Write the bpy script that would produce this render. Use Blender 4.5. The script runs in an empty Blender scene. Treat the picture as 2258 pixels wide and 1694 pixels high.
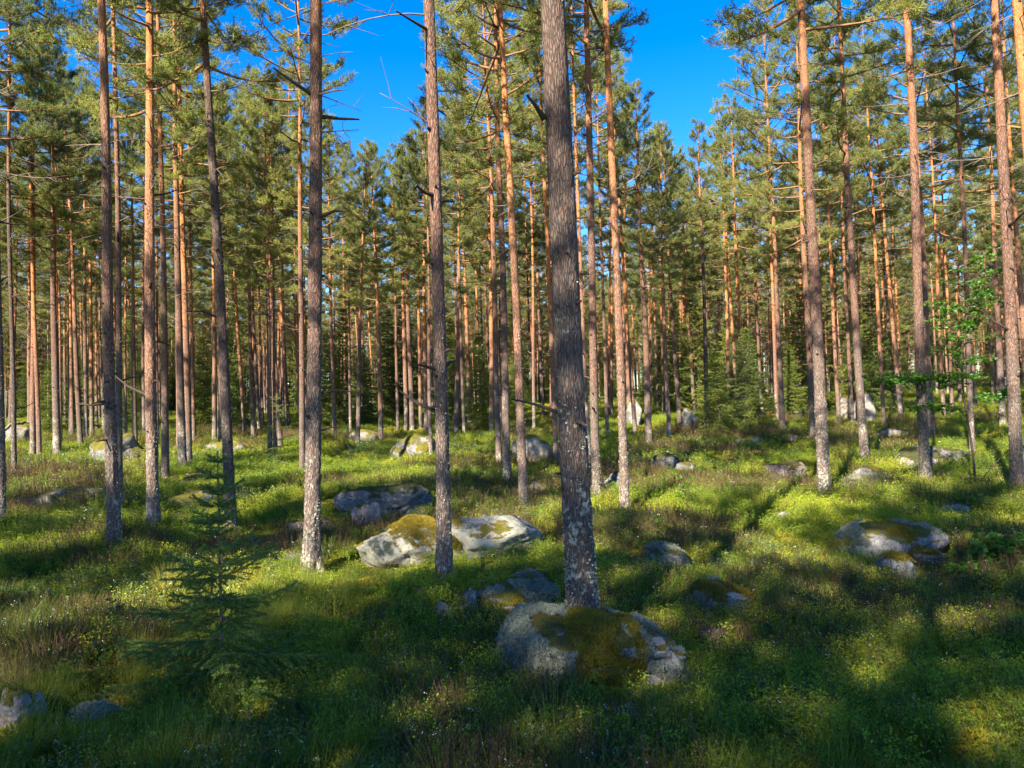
import bpy, math, random
import numpy as np
from mathutils import Vector, Quaternion, Matrix

R = math.radians
random.seed(7)
scene = bpy.context.scene
COL = scene.collection

# ------------------------------------------------------------------ camera
CAM = np.array([0.0, 0.0, 1.75])
FPX, CX, CY = 1643.0, 1129.0, 847.0
PITCH, ROLL = R(1.4), R(1.7)
FWD = np.array([0, math.cos(PITCH), math.sin(PITCH)])
UP0 = np.array([0, -math.sin(PITCH), math.cos(PITCH)])
RT0 = np.array([1.0, 0, 0])
UPV = UP0 * math.cos(ROLL) + RT0 * math.sin(ROLL)
RTV = RT0 * math.cos(ROLL) - UP0 * math.sin(ROLL)
cd = bpy.data.cameras.new('camera')
cam = bpy.data.objects.new('camera', cd)
COL.objects.link(cam)
cam.matrix_world = Matrix(((RTV[0], UPV[0], -FWD[0], CAM[0]), (RTV[1], UPV[1], -FWD[1], CAM[1]),
                           (RTV[2], UPV[2], -FWD[2], CAM[2]), (0, 0, 0, 1)))
cd.sensor_width = 36.0
cd.lens = 36.0 * FPX / 2258.0
cd.clip_start = 0.05
cd.clip_end = 2000
scene.camera = cam

# ------------------------------------------------------------------ light
SUN_AZ, SUN_EL = R(30), R(36)          # sun stands behind the viewer, to the left
SDIR = np.array([-math.sin(SUN_AZ) * math.cos(SUN_EL), -math.cos(SUN_AZ) * math.cos(SUN_EL), math.sin(SUN_EL)])
sd = bpy.data.lights.new('sun', 'SUN')
sd.energy = 5.0
sd.angle = R(0.5)
sd.color = (1.0, 0.89, 0.70)
sun = bpy.data.objects.new('sun', sd)
COL.objects.link(sun)
sun.rotation_mode = 'QUATERNION'
sun.rotation_quaternion = Vector(SDIR).to_track_quat('Z', 'Y')
sun.location = (0, -20, 30)
world = bpy.data.worlds.new('World')
scene.world = world
world.use_nodes = True
wn = world.node_tree
bg = wn.nodes['Background']
sky = wn.nodes.new('ShaderNodeTexSky')
sky.sky_type = 'NISHITA'
sky.sun_disc = False
sky.sun_elevation = SUN_EL
sky.sun_rotation = math.atan2(SDIR[0], SDIR[1])
sky.altitude = 200
sky.air_density = 1.0
sky.dust_density = 0.2
sky.ozone_density = 3.0
hs = wn.nodes.new('ShaderNodeHueSaturation')
hs.inputs['Hue'].default_value = 0.512
hs.inputs['Saturation'].default_value = 1.45
wn.links.new(sky.outputs[0], hs.inputs['Color'])
wn.links.new(hs.outputs[0], bg.inputs['Color'])
bg.inputs['Strength'].default_value = 0.068
scene.view_settings.view_transform = 'Standard'
scene.view_settings.look = 'None'
scene.view_settings.exposure = 2.38
scene.view_settings.gamma = 1.0

# ------------------------------------------------------------------ noise and ground height
def _hash(ix, iy, seed):
    n = (ix.astype(np.int64) * 374761393 + iy.astype(np.int64) * 668265263 + seed * 974711) & 0x7fffffff
    n = ((n ^ (n >> 13)) * 1274126177) & 0x7fffffff
    n = (n ^ (n >> 16)) & 0xffff
    return n / 65535.0

def vnoise(x, y, seed=0):
    x = np.asarray(x, float); y = np.asarray(y, float)
    ix = np.floor(x); iy = np.floor(y)
    fx = x - ix; fy = y - iy
    fx = fx * fx * (3 - 2 * fx); fy = fy * fy * (3 - 2 * fy)
    a = _hash(ix, iy, seed); b = _hash(ix + 1, iy, seed)
    c = _hash(ix, iy + 1, seed); d = _hash(ix + 1, iy + 1, seed)
    return (a * (1 - fx) + b * fx) * (1 - fy) + (c * (1 - fx) + d * fx) * fy - 0.5

def noise3(P, s, seed=0):
    x, y, z = P[:, 0] * s, P[:, 1] * s, P[:, 2] * s
    return (vnoise(x + z * 0.7, y - z * 0.5, seed) + vnoise(y + x * 0.6 + 31, z - x * 0.3, seed + 1) + vnoise(z - y * 0.4 + 57, x + y * 0.5, seed + 2)) / 1.5

def ground(x, y):
    x = np.asarray(x, float); y = np.asarray(y, float)
    t = np.clip(y - 12, 0, None)
    rise = 0.030 * t * t / (t + 8.0)
    rise = np.where(rise > 1.5, 1.5 + (rise - 1.5) * 0.55, rise)
    n = 0.30 * vnoise(x / 4.1, y / 4.1, 3) + 0.27 * vnoise(x / 1.6, y / 1.6, 5) + 0.15 * vnoise(x / 0.65, y / 0.65, 9)
    n = n * np.clip(1 - np.exp(-(np.abs(y - 1) + np.abs(x)) / 4.0), 0.3, 1)
    return rise + n

def ray(px, py):
    v = FWD + RTV * ((px - CX) / FPX) - UPV * ((py - CY) / FPX)
    return v

def hit(px, py, dmax=90.0):
    v = ray(px, py)
    ts = np.concatenate([np.arange(1.5, 30, 0.03), np.arange(30, dmax, 0.1)])
    P = CAM + ts[:, None] * v
    below = P[:, 2] < ground(P[:, 0], P[:, 1])
    k = int(np.argmax(below)) if below.any() else len(ts) - 1
    return P[k]

def project(P):
    d = np.asarray(P, float) - CAM
    w = d @ FWD
    return CX + FPX * (d @ RTV) / w, CY - FPX * (d @ UPV) / w, w

# ------------------------------------------------------------------ mesh building
class Geo:
    def __init__(self):
        self.V = []; self.F = []; self.M = []; self.A = []; self.n = 0
    def add(self, V, F, m=0, a=None):
        V = np.asarray(V, float).reshape(-1, 3); F = np.asarray(F, np.int64).reshape(-1, 3)
        self.V.append(V); self.F.append(F + self.n); self.M.append(np.full(len(F), m, np.int32))
        self.A.append(np.full(len(V), 0.5) if a is None else np.broadcast_to(np.asarray(a, float), (len(V),)))
        self.n += len(V)
    def mesh(self, name, mats, smooth=(0,)):
        V = np.concatenate(self.V); F = np.concatenate(self.F); M = np.concatenate(self.M); A = np.concatenate(self.A)
        me = bpy.data.meshes.new(name)
        me.vertices.add(len(V)); me.vertices.foreach_set('co', V.astype(np.float32).ravel())
        me.loops.add(len(F) * 3); me.loops.foreach_set('vertex_index', F.astype(np.int32).ravel())
        me.polygons.add(len(F)); me.polygons.foreach_set('loop_start', (np.arange(len(F)) * 3).astype(np.int32))
        me.polygons.foreach_set('material_index', M)
        sm = np.isin(M, np.array(smooth)) if smooth else np.zeros(len(F), bool)
        me.polygons.foreach_set('use_smooth', sm)
        at = me.attributes.new('rnd', 'FLOAT', 'POINT'); at.data.foreach_set('value', A.astype(np.float32))
        for m in mats: me.materials.append(m)
        me.update(calc_edges=True)
        return me

def obj(name, me, parent=None, loc=None):
    o = bpy.data.objects.new(name, me)
    COL.objects.link(o)
    if parent is not None: o.parent = parent
    if loc is not None: o.location = loc
    return o

def empty(name, loc, label, cat, group=None):
    o = bpy.data.objects.new(name, None)
    o.empty_display_size = 0.2
    COL.objects.link(o)
    o.location = loc
    tag(o, label, cat, group)
    return o

def tag(o, label, cat, group=None, kind=None):
    o['label'] = label; o['category'] = cat
    if group: o['group'] = group
    if kind: o['kind'] = kind

def nrm(v):
    return v / np.maximum(np.linalg.norm(v, axis=-1, keepdims=True), 1e-9)

def tube(P, r, seg=6, cap=True):
    P = np.asarray(P, float); r = np.broadcast_to(np.asarray(r, float), (len(P),))
    T = np.gradient(P, axis=0); T = nrm(T)
    ref = np.array([1.0, 0, 0]) if abs(T[0, 0]) < 0.8 else np.array([0, 1.0, 0])
    A = nrm(ref - (T @ ref)[:, None] * T); B = np.cross(T, A)
    th = np.arange(seg) * 2 * math.pi / seg
    V = P[:, None] + r[:, None, None] * (np.cos(th)[None, :, None] * A[:, None] + np.sin(th)[None, :, None] * B[:, None])
    n = len(P)
    i = np.arange(n - 1)[:, None] * seg; j = np.arange(seg)[None]; k = (j + 1) % seg
    a = (i + j).ravel(); b = (i + k).ravel(); c = a + seg; d = b + seg
    F = np.concatenate([np.stack([a, b, d], 1), np.stack([a, d, c], 1)])
    V = V.reshape(-1, 3)
    if cap:
        V = np.concatenate([V, P[-1:]])
        t = (n - 1) * seg
        F = np.concatenate([F, np.stack([t + np.arange(seg), t + (np.arange(seg) + 1) % seg, np.full(seg, n * seg)], 1)])
    return V, F

def blades(base, d, L, w, rng, up=None):
    """one triangle per needle"""
    d = nrm(d)
    q = nrm(np.cross(d, rng.normal(size=d.shape)))
    w = np.broadcast_to(np.asarray(w, float), (len(d),))[:, None]; L = np.broadcast_to(np.asarray(L, float), (len(d),))[:, None]
    V = np.stack([base - q * w / 2, base + q * w / 2, base + d * L], 1).reshape(-1, 3)
    F = np.arange(len(d) * 3).reshape(-1, 3)
    return V, F

def leaves(base, d, L, w, rng, flat=0.5, fold=0.2):
    """diamond leaves of two triangles folded on the midrib; flat: how level they lie"""
    d = nrm(d)
    nr = nrm(rng.normal(size=d.shape) * (1 - flat) + np.array([0, 0, 1.0]) * flat)
    q = nrm(np.cross(d, nr)); nr = np.cross(q, d)
    w = np.broadcast_to(np.asarray(w, float), (len(d),))[:, None]; L = np.broadcast_to(np.asarray(L, float), (len(d),))[:, None]
    mid = base + d * L * 0.5
    V = np.stack([base, mid - q * w / 2 + nr * w * fold, base + d * L, mid + q * w / 2 + nr * w * fold], 1).reshape(-1, 3)
    i = np.arange(len(d))[:, None] * 4
    F = np.concatenate([i + np.array([[0, 1, 2]]), i + np.array([[0, 2, 3]])])
    return V, F

# ------------------------------------------------------------------ materials
class NT:
    def __init__(self, name):
        self.m = bpy.data.materials.new(name); self.m.use_nodes = True
        self.t = self.m.node_tree; self.t.nodes.clear()
        self.out = self.t.nodes.new('ShaderNodeOutputMaterial')
    def n(self, ty, ins=None, **kw):
        x = self.t.nodes.new(ty)
        for k, v in kw.items(): setattr(x, k, v)
        for k, v in (ins or {}).items():
            s = x.inputs[k]
            if hasattr(v, 'is_linked'): self.t.links.new(v, s)
            else: s.default_value = v
        return x
    def mix(self, f, a, b, blend='MIX'):
        x = self.t.nodes.new('ShaderNodeMix'); x.data_type = 'RGBA'; x.blend_type = blend
        for k, v in ((0, f), (6, a), (7, b)):
            if hasattr(v, 'is_linked'): self.t.links.new(v, x.inputs[k])
            else: x.inputs[k].default_value = v
        return x.outputs[2]
    def math(self, op, a, b=0.0, clamp=False):
        x = self.t.nodes.new('ShaderNodeMath'); x.operation = op; x.use_clamp = clamp
        for k, v in ((0, a), (1, b)):
            if hasattr(v, 'is_linked'): self.t.links.new(v, x.inputs[k])
            else: x.inputs[k].default_value = v
        return x.outputs[0]
    def ramp(self, f, *stops):
        x = self.t.nodes.new('ShaderNodeValToRGB')
        e = x.color_ramp.elements
        while len(e) < len(stops): e.new(0.5)
        for k, (p, c) in enumerate(stops):
            e[k].position = p; e[k].color = c if not isinstance(c, (int, float)) else (c, c, c, 1)
        self.t.links.new(f, x.inputs[0])
        return x.outputs[0]
    def noise(self, vec, scale, detail=4, rough=0.55):
        x = self.n('ShaderNodeTexNoise', {'Vector': vec, 'Scale': scale, 'Detail': detail, 'Roughness': rough})
        return x.outputs[0]
    def done(self, sock):
        self.t.links.new(sock, self.out.inputs[0]); return self.m

def C(r, g, b): return (r, g, b, 1.0)

def leaf_mat(name, cols, trans=0.35, tint=(1.3, 1.35, 0.6), scale=0.5, rough=0.55, gloss=0.25):
    """cols: list of colours; picked by the leaf's own tone, the plant's random number and broad patches on the ground"""
    t = NT(name)
    at = t.n('ShaderNodeAttribute', attribute_name='rnd').outputs['Fac']
    oi = t.n('ShaderNodeObjectInfo')
    geo = t.n('ShaderNodeNewGeometry')
    pn = t.noise(geo.outputs['Position'], scale, 2)
    f = t.math('ADD', t.math('MULTIPLY', at, 0.45), t.math('MULTIPLY', oi.outputs['Random'], 0.35))
    f = t.math('ADD', f, t.math('MULTIPLY', t.math('SUBTRACT', pn, 0.5), 1.5))
    f = t.math('ADD', f, 0.1, True)
    c = t.ramp(f, *[(i / max(1, len(cols) - 1), C(*q)) for i, q in enumerate(cols)])
    p = t.n('ShaderNodeBsdfPrincipled', {'Base Color': c, 'Roughness': rough, 'Specular IOR Level': gloss})
    tc = t.mix(1.0, c, C(*tint), 'MULTIPLY')
    tr = t.n('ShaderNodeBsdfTranslucent', {'Color': tc})
    m = t.n('ShaderNodeMixShader', {0: trans, 1: p.outputs[0], 2: tr.outputs[0]})
    return t.done(m.outputs[0])

def bark_mat(name, z_red, z_orange, orange=(0.40, 0.165, 0.055), red=(0.19, 0.098, 0.068), grey=(0.15, 0.128, 0.115), lich_top=2.2):
    t = NT(name)
    tc = t.n('ShaderNodeTexCoord').outputs['Object']
    oi = t.n('ShaderNodeObjectInfo').outputs['Random']
    off = t.n('ShaderNodeCombineXYZ', {'X': t.math('MULTIPLY', oi, 31.0), 'Y': t.math('MULTIPLY', oi, 17.0), 'Z': t.math('MULTIPLY', oi, 53.0)}).outputs[0]
    v = t.n('ShaderNodeVectorMath', {0: tc, 1: off}, operation='ADD').outputs[0]
    z = t.n('ShaderNodeSeparateXYZ', {0: tc}).outputs[2]
    big = t.noise(v, 1.3, 3)
    zz = t.math('ADD', z, t.math('MULTIPLY', t.math('SUBTRACT', big, 0.5), 2.2))
    zz = t.math('ADD', zz, t.math('MULTIPLY', t.math('SUBTRACT', oi, 0.5), 1.2))
    fr = t.n('ShaderNodeMapRange', {'Value': zz, 'From Min': z_red - 0.6, 'From Max': z_red + 0.9}).outputs[0]
    fo = t.n('ShaderNodeMapRange', {'Value': zz, 'From Min': z_orange - 1.2, 'From Max': z_orange + 1.6}).outputs[0]
    col = t.mix(fr, C(*grey), C(*red)); col = t.mix(fo, col, C(*orange))
    # plates: cells stretched along the stem
    st = t.n('ShaderNodeMapping', {'Vector': v, 'Scale': (66, 66, 13)}).outputs[0]
    warp = t.n('ShaderNodeTexNoise', {'Vector': st, 'Scale': 0.7, 'Detail': 3}).outputs[1]
    st2 = t.n('ShaderNodeVectorMath', {0: st, 1: warp}, operation='ADD').outputs[0]
    vo = t.n('ShaderNodeTexVoronoi', {'Vector': st2, 'Scale': 1.0}, feature='DISTANCE_TO_EDGE').outputs[0]
    crack = t.ramp(vo, (0.0, 0.0), (0.22, 1.0))
    cell = t.n('ShaderNodeTexVoronoi', {'Vector': st2, 'Scale': 1.0}).outputs['Color']
    tone = t.n('ShaderNodeSeparateColor', {0: cell}).outputs[0]
    col = t.mix(t.math('MULTIPLY', t.math('SUBTRACT', 1.0, crack), t.math('SUBTRACT', 0.80, t.math('MULTIPLY', fo, 0.66))), col, C(0.028, 0.02, 0.018))
    col = t.mix(t.math('MULTIPLY', tone, 0.35), col, C(0.42, 0.24, 0.16), 'SOFT_LIGHT')
    fl = t.noise(t.n('ShaderNodeMapping', {'Vector': v, 'Scale': (26, 26, 9)}).outputs[0], 1.0, 5, 0.62)
    col = t.mix(t.math('MULTIPLY', t.ramp(fl, (0.5, 0.0), (0.70, 0.4)), t.math('ADD', 0.35, t.math('MULTIPLY', fo, 0.65))), col, C(0.52, 0.29, 0.16))
    col = t.mix(t.ramp(fl, (0.30, 0.6), (0.44, 0.0)), col, C(0.10, 0.052, 0.035))
    # pale lichen towards the foot
    ln = t.noise(v, 26.0, 4, 0.65); ln2 = t.noise(v, 5.0, 2)
    lm = t.n('ShaderNodeMapRange', {'Value': zz, 'From Min': 0.0, 'From Max': lich_top, 'To Min': 1.0, 'To Max': 0.0}).outputs[0]
    lf = t.math('ADD', t.math('ADD', ln, t.math('MULTIPLY', t.math('SUBTRACT', ln2, 0.5), 0.5)), t.math('MULTIPLY', t.math('SUBTRACT', lm, 1.0), 0.22))
    col = t.mix(t.ramp(lf, (0.50, 0.0), (0.60, 0.85)), col, C(0.33, 0.33, 0.275))
    hgt = t.math('ADD', t.math('MULTIPLY', crack, 0.6), t.math('MULTIPLY', fl, 0.8))
    bp = t.n('ShaderNodeBump', {'Height': hgt, 'Strength': 0.9, 'Distance': 0.012})
    p = t.n('ShaderNodeBsdfPrincipled', {'Base Color': col, 'Roughness': 0.88, 'Specular IOR Level': 0.15, 'Normal': bp.outputs[0]})
    return t.done(p.outputs[0])

def plain_mat(name, c1, c2, scale=30.0, rough=0.85, bump=0.4):
    t = NT(name)
    tc = t.n('ShaderNodeTexCoord').outputs['Object']
    n = t.noise(tc, scale, 4)
    col = t.mix(n, C(*c1), C(*c2))
    bp = t.n('ShaderNodeBump', {'Height': n, 'Strength': bump, 'Distance': 0.01})
    p = t.n('ShaderNodeBsdfPrincipled', {'Base Color': col, 'Roughness': rough, 'Specular IOR Level': 0.15, 'Normal': bp.outputs[0]})
    return t.done(p.outputs[0])

def rock_mat(name, stone=(0.26, 0.235, 0.23), stone2=(0.15, 0.14, 0.145), moss=0.5, mosscol=(0.17, 0.125, 0.018), lichen=0.4, pink=0.0):
    t = NT(name)
    tc = t.n('ShaderNodeTexCoord').outputs['Object']
    oi = t.n('ShaderNodeObjectInfo').outputs['Random']
    off = t.n('ShaderNodeCombineXYZ', {'X': t.math('MULTIPLY', oi, 23.0), 'Y': t.math('MULTIPLY', oi, 71.0), 'Z': 0.0}).outputs[0]
    v = t.n('ShaderNodeVectorMath', {0: tc, 1: off}, operation='ADD').outputs[0]
    n1 = t.noise(v, 3.0, 5, 0.6); n2 = t.noise(v, 60.0, 3, 0.7); n3 = t.noise(v, 14.0, 4, 0.65)
    col = t.mix(t.ramp(n1, (0.35, 0.0), (0.65, 1.0)), C(*stone2), C(*stone))
    col = t.mix(pink, col, C(0.34, 0.20, 0.17))
    col = t.mix(t.ramp(n2, (0.38, 0.55), (0.52, 0.0)), col, C(0.05, 0.048, 0.05))
    col = t.mix(t.ramp(n2, (0.58, 0.0), (0.7, 0.5)), col, C(0.27, 0.255, 0.245))
    col = t.mix(t.ramp(n3, (0.60 - 0.18 * lichen, 0.0), (0.66 - 0.16 * lichen, 0.8)), col, C(0.235, 0.25, 0.205))
    nz = t.n('ShaderNodeSeparateXYZ', {0: t.n('ShaderNodeNewGeometry').outputs['Normal']}).outputs[2]
    m0 = t.noise(v, 2.2, 4, 0.6)
    mf = t.math('ADD', t.math('MULTIPLY', nz, 0.35), m0)
    mf = t.math('ADD', mf, t.math('MULTIPLY', t.math('SUBTRACT', n3, 0.5), 0.5))
    mk = t.ramp(mf, (0.93 - 0.38 * moss, 0.0), (0.99 - 0.38 * moss, 1.0))
    mc = t.mix(t.ramp(t.noise(v, 5.0, 3), (0.35, 0.0), (0.65, 1.0)), C(mosscol[0] * 0.5, mosscol[1] * 0.62, mosscol[2]), C(*mosscol))
    mc = t.mix(t.math('MULTIPLY', t.noise(v, 130.0, 2), 0.7), mc, C(0.03, 0.028, 0.008))
    col = t.mix(mk, col, mc)
    h = t.math('ADD', t.math('MULTIPLY', n2, 0.4), t.math('ADD', n3, t.math('MULTIPLY', mk, t.math('MULTIPLY', t.noise(v, 110.0, 2), 1.6))))
    bp = t.n('ShaderNodeBump', {'Height': h, 'Strength': 0.8, 'Distance': 0.02})
    p = t.n('ShaderNodeBsdfPrincipled', {'Base Color': col, 'Roughness': 0.9, 'Specular IOR Level': 0.2, 'Normal': bp.outputs[0]})
    return t.done(p.outputs[0])

def ground_mat():
    t = NT('forest_floor_moss')
    pos = t.n('ShaderNodeNewGeometry').outputs['Position']
    n1 = t.noise(pos, 0.45, 4, 0.6); n2 = t.noise(pos, 3.5, 5, 0.65); n3 = t.noise(pos, 38.0, 4, 0.7); n4 = t.noise(pos, 1.4, 3)
    a = t.mix(t.ramp(n2, (0.35, 0.0), (0.62, 1.0)), C(0.055, 0.07, 0.010), C(0.22, 0.205, 0.018))
    b = t.mix(t.ramp(n2, (0.4, 0.0), (0.6, 1.0)), C(0.045, 0.026, 0.014), C(0.14, 0.085, 0.025))
    col = t.mix(t.ramp(n1, (0.46, 0.0), (0.60, 0.8)), a, b)
    col = t.mix(t.ramp(n4, (0.58, 0.0), (0.68, 0.8)), col, C(0.17, 0.14, 0.02))
    col = t.mix(t.ramp(n3, (0.35, 0.8), (0.52, 0.0)), col, C(0.016, 0.016, 0.007))
    bp = t.n('ShaderNodeBump', {'Height': t.math('ADD', n3, n2), 'Strength': 1.0, 'Distance': 0.05})
    p = t.n('ShaderNodeBsdfPrincipled', {'Base Color': col, 'Roughness': 0.95, 'Specular IOR Level': 0.1, 'Normal': bp.outputs[0]})
    return t.done(p.outputs[0])

M = {
    'bark': bark_mat('pine_bark', 2.2, 6.2, orange=(0.30, 0.14, 0.07), red=(0.175, 0.108, 0.085), grey=(0.16, 0.135, 0.123)),
    'bark_low': bark_mat('pine_bark_bright', 1.5, 4.4, orange=(0.37, 0.155, 0.062), red=(0.26, 0.15, 0.105), grey=(0.20, 0.165, 0.145)),
    'bark_grey': bark_mat('pine_bark_grey', 2.6, 8.0, red=(0.105, 0.082, 0.074), grey=(0.10, 0.092, 0.088), lich_top=3.0),
    'bark_spruce': plain_mat('spruce_bark', (0.06, 0.045, 0.035), (0.16, 0.13, 0.11), 40),
    'limb': plain_mat('pine_limb', (0.10, 0.06, 0.035), (0.26, 0.14, 0.07), 8),
    'dead': plain_mat('dead_wood', (0.07, 0.055, 0.045), (0.22, 0.17, 0.14), 9),
    'knot': plain_mat('knot_wood', (0.02, 0.015, 0.012), (0.07, 0.05, 0.04), 40),
    'needle': leaf_mat('pine_needles', [(0.075, 0.112, 0.042), (0.175, 0.208, 0.062), (0.30, 0.30, 0.080)], 0.45, (1.2, 1.2, 0.7), 0.12),
    'spruce': leaf_mat('spruce_needles', [(0.035, 0.065, 0.016), (0.11, 0.155, 0.026), (0.26, 0.28, 0.035)], 0.35, (1.1, 1.2, 0.5), 0.3),
    'sapling': leaf_mat('young_spruce_needles', [(0.055, 0.11, 0.028), (0.10, 0.17, 0.036), (0.17, 0.22, 0.045)], 0.25, (1.1, 1.2, 0.6), 1.2),
    'bilberry': leaf_mat('bilberry_leaves', [(0.040, 0.105, 0.012), (0.12, 0.21, 0.015), (0.27, 0.335, 0.020), (0.38, 0.35, 0.024)], 0.4, (1.25, 1.35, 0.4), 0.5),
    'grass': leaf_mat('hair_grass', [(0.042, 0.10, 0.016), (0.12, 0.185, 0.020), (0.235, 0.26, 0.030), (0.35, 0.29, 0.06)], 0.4, (1.2, 1.2, 0.6), 0.5),
    'lingon': leaf_mat('lingonberry_leaves', [(0.020, 0.060, 0.013), (0.042, 0.095, 0.017), (0.08, 0.12, 0.018)], 0.15, (1.2, 1.2, 0.5), 0.8, 0.4, 0.4),
    'heather': leaf_mat('heather_sprigs', [(0.035, 0.030, 0.016), (0.055, 0.050, 0.018), (0.085, 0.062, 0.026)], 0.25, (1.1, 1.0, 0.6), 0.9),
    'sprig': plain_mat('brown_stem', (0.06, 0.035, 0.02), (0.13, 0.08, 0.04), 30),
    'white': plain_mat('white_petal', (0.72, 0.70, 0.66), (0.85, 0.82, 0.80), 20),
    'broadleaf': leaf_mat('broad_leaves', [(0.035, 0.10, 0.012), (0.06, 0.155, 0.014), (0.11, 0.21, 0.016)], 0.45, (1.3, 1.4, 0.4), 1.0, 0.45, 0.35),
    'mosstuft': leaf_mat('moss_shoots', [(0.09, 0.080, 0.010), (0.19, 0.150, 0.014), (0.28, 0.21, 0.022)], 0.25, (1.2, 1.1, 0.5), 3.0),
    'mossy': leaf_mat('feather_moss', [(0.06, 0.09, 0.008), (0.16, 0.18, 0.012), (0.28, 0.19, 0.02)], 0.3, (1.2, 1.1, 0.5), 0.8),
    'lichen': leaf_mat('reindeer_lichen', [(0.115, 0.135, 0.105), (0.19, 0.215, 0.17), (0.28, 0.305, 0.24)], 0.2, (1.0, 1.0, 0.9), 3.0, 0.9, 0.05),
    'flake': leaf_mat('bark_lichen_flakes', [(0.15, 0.16, 0.125), (0.22, 0.23, 0.18), (0.32, 0.33, 0.255)], 0.1, (1, 1, 0.9), 3.0, 0.9, 0.05),
}

# ------------------------------------------------------------------ ground sheet
def graded(lo, hi, fine, n_in, growth):
    pos = [0.0]; s = fine
    while pos[-1] < max(abs(lo), abs(hi)):
        pos.append(pos[-1] + s)
        if len(pos) > n_in: s *= growth
    return pos
gx = graded(-300, 300, 0.085, 60, 1.024); gx = np.array([-p for p in gx[:0:-1]] + gx)
gyf = np.array(graded(0, 400, 0.075, 120, 1.018)); gyb = np.array([-p for p in graded(0, 60, 0.4, 4, 1.15)[:0:-1]])
gy = np.concatenate([gyb, gyf])
X, Y = np.meshgrid(gx, gy)
Z = ground(X, Y)
g = Geo()
nx, ny = len(gx), len(gy)
ii = (np.arange(ny - 1)[:, None] * nx + np.arange(nx - 1)[None]).ravel()
g.add(np.stack([X.ravel(), Y.ravel(), Z.ravel()], 1), np.concatenate([np.stack([ii, ii + 1, ii + nx + 1], 1), np.stack([ii, ii + nx + 1, ii + nx], 1)]))
gr = obj('forest_ground', g.mesh('forest_ground', [ground_mat()]))
tag(gr, 'uneven forest floor of green moss and brown litter under the pines', 'ground', kind='structure')

# ------------------------------------------------------------------ pines
H0 = 16.0
NPROTO = 9

def axis_fn(p):
    rng = np.random.default_rng(100 + p)
    ph = rng.uniform(0, 6.28, 4); am = rng.uniform(0.012, 0.038, 4)
    def f(t):
        t = np.asarray(t, float)
        x = am[0] * (np.sin(t * 5.0 + ph[0]) - math.sin(ph[0])) + am[1] * 0.4 * (np.sin(t * 13 + ph[1]) - math.sin(ph[1]))
        y = am[2] * (np.sin(t * 5.5 + ph[2]) - math.sin(ph[2])) + am[3] * 0.4 * (np.sin(t * 11 + ph[3]) - math.sin(ph[3]))
        return np.stack([x, y, np.zeros_like(x)], -1)
    return f
AX = [axis_fn(p) for p in range(NPROTO)]

def rad(z, H, r0, flare=0.35):
    t = np.clip(z / H, 0, 1)
    return r0 * ((1 - t) ** 0.75 * 0.97 + 0.03) * (1 + flare * np.exp(-np.maximum(z, 0) / 0.22))

def trunk_geo(p, H, dia, near, seed, stubs=0):
    rng = np.random.default_rng(seed)
    if near == 2:
        zs = np.concatenate([np.arange(-0.25, 6.2, 0.028), np.linspace(6.25, H, 24)]); seg = 34
    elif near == 1:
        zs = np.concatenate([np.arange(-0.25, 2.0, 0.08), np.linspace(2.1, H, 50)]); seg = 16
    else:
        zs = np.concatenate([np.linspace(-0.3, 0.6, 5), np.linspace(1.0, H, 22)]); seg = 9
    P = AX[p](np.clip(zs / H, 0, 1)) + np.stack([zs * 0, zs * 0, zs], 1)
    r0 = dia / 2
    r = rad(zs, H, r0, 0.65 if near == 2 else 0.3)
    V, F = tube(P, r, seg)
    cen = np.concatenate([np.repeat(P, seg, 0), P[-1:]])
    q = V - cen
    rr = np.concatenate([np.repeat(r, seg), [r[-1]]])[:, None]
    th = np.arctan2(q[:, 1], q[:, 0])
    if near:
        S = np.stack([np.cos(th) * 3, np.sin(th) * 3, V[:, 2] * 1.2], 1) + seed * 3.1
        n = noise3(S, 0.9, seed) * 0.10
        S2 = np.stack([np.cos(th) * 12, np.sin(th) * 12, V[:, 2] * 16], 1) + seed
        n2 = noise3(S2, 1.0, seed + 3) * (0.16 if near == 2 else 0.1) * (0.35 + np.exp(-np.maximum(V[:, 2], 0) / 2.5))
        fl = np.exp(-np.maximum(V[:, 2], 0) / 0.2) * 0.22 * np.sin(th * 5 + seed) * (1.6 if near == 2 else 1)
        V = cen + q * (1 + n + n2 + fl)[:, None]
    g = Geo(); g.add(V, F, 0)
    for k in range(stubs):
        z = rng.uniform(1.3, 5.5) if near == 2 else rng.uniform(1.5, H * 0.55)
        a = rng.uniform(0, 6.28) if k % 3 else rng.uniform(3.4, 6.0)
        o = AX[p](z / H) + np.array([0, 0, z]); rz = rad(np.array(z), H, r0)
        d = np.array([math.cos(a), math.sin(a), rng.uniform(-0.1, 0.5)])
        L = rng.uniform(0.015, 0.05) if rng.random() < 0.75 else rng.uniform(0.1, 0.5)
        rs = rng.uniform(0.008, 0.017)
        base = o + d * rz * 0.85
        pts = np.stack([base, base + d * (rz * 0.15 + L * 0.5), base + d * (rz * 0.15 + L) + np.array([0, 0, L * rng.uniform(-.2, .2)])])
        v, f = tube(pts, [rs * 1.5, rs, rs * 0.6], 6)
        g.add(v, f, 1)
    return g

def branch_path(o, az, el, L, bend, rng, n=6):
    t = np.linspace(0, 1, n)
    e = el + bend * t
    step = L / (n - 1)
    wob = rng.normal(0, 0.10, n).cumsum() * 0.6
    d = np.stack([np.cos(az + wob) * np.cos(e), np.sin(az + wob) * np.cos(e), np.sin(e)], 1)
    P = o + np.concatenate([np.zeros((1, 3)), np.cumsum(d[:-1] * step, 0)])
    return P, d

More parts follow.
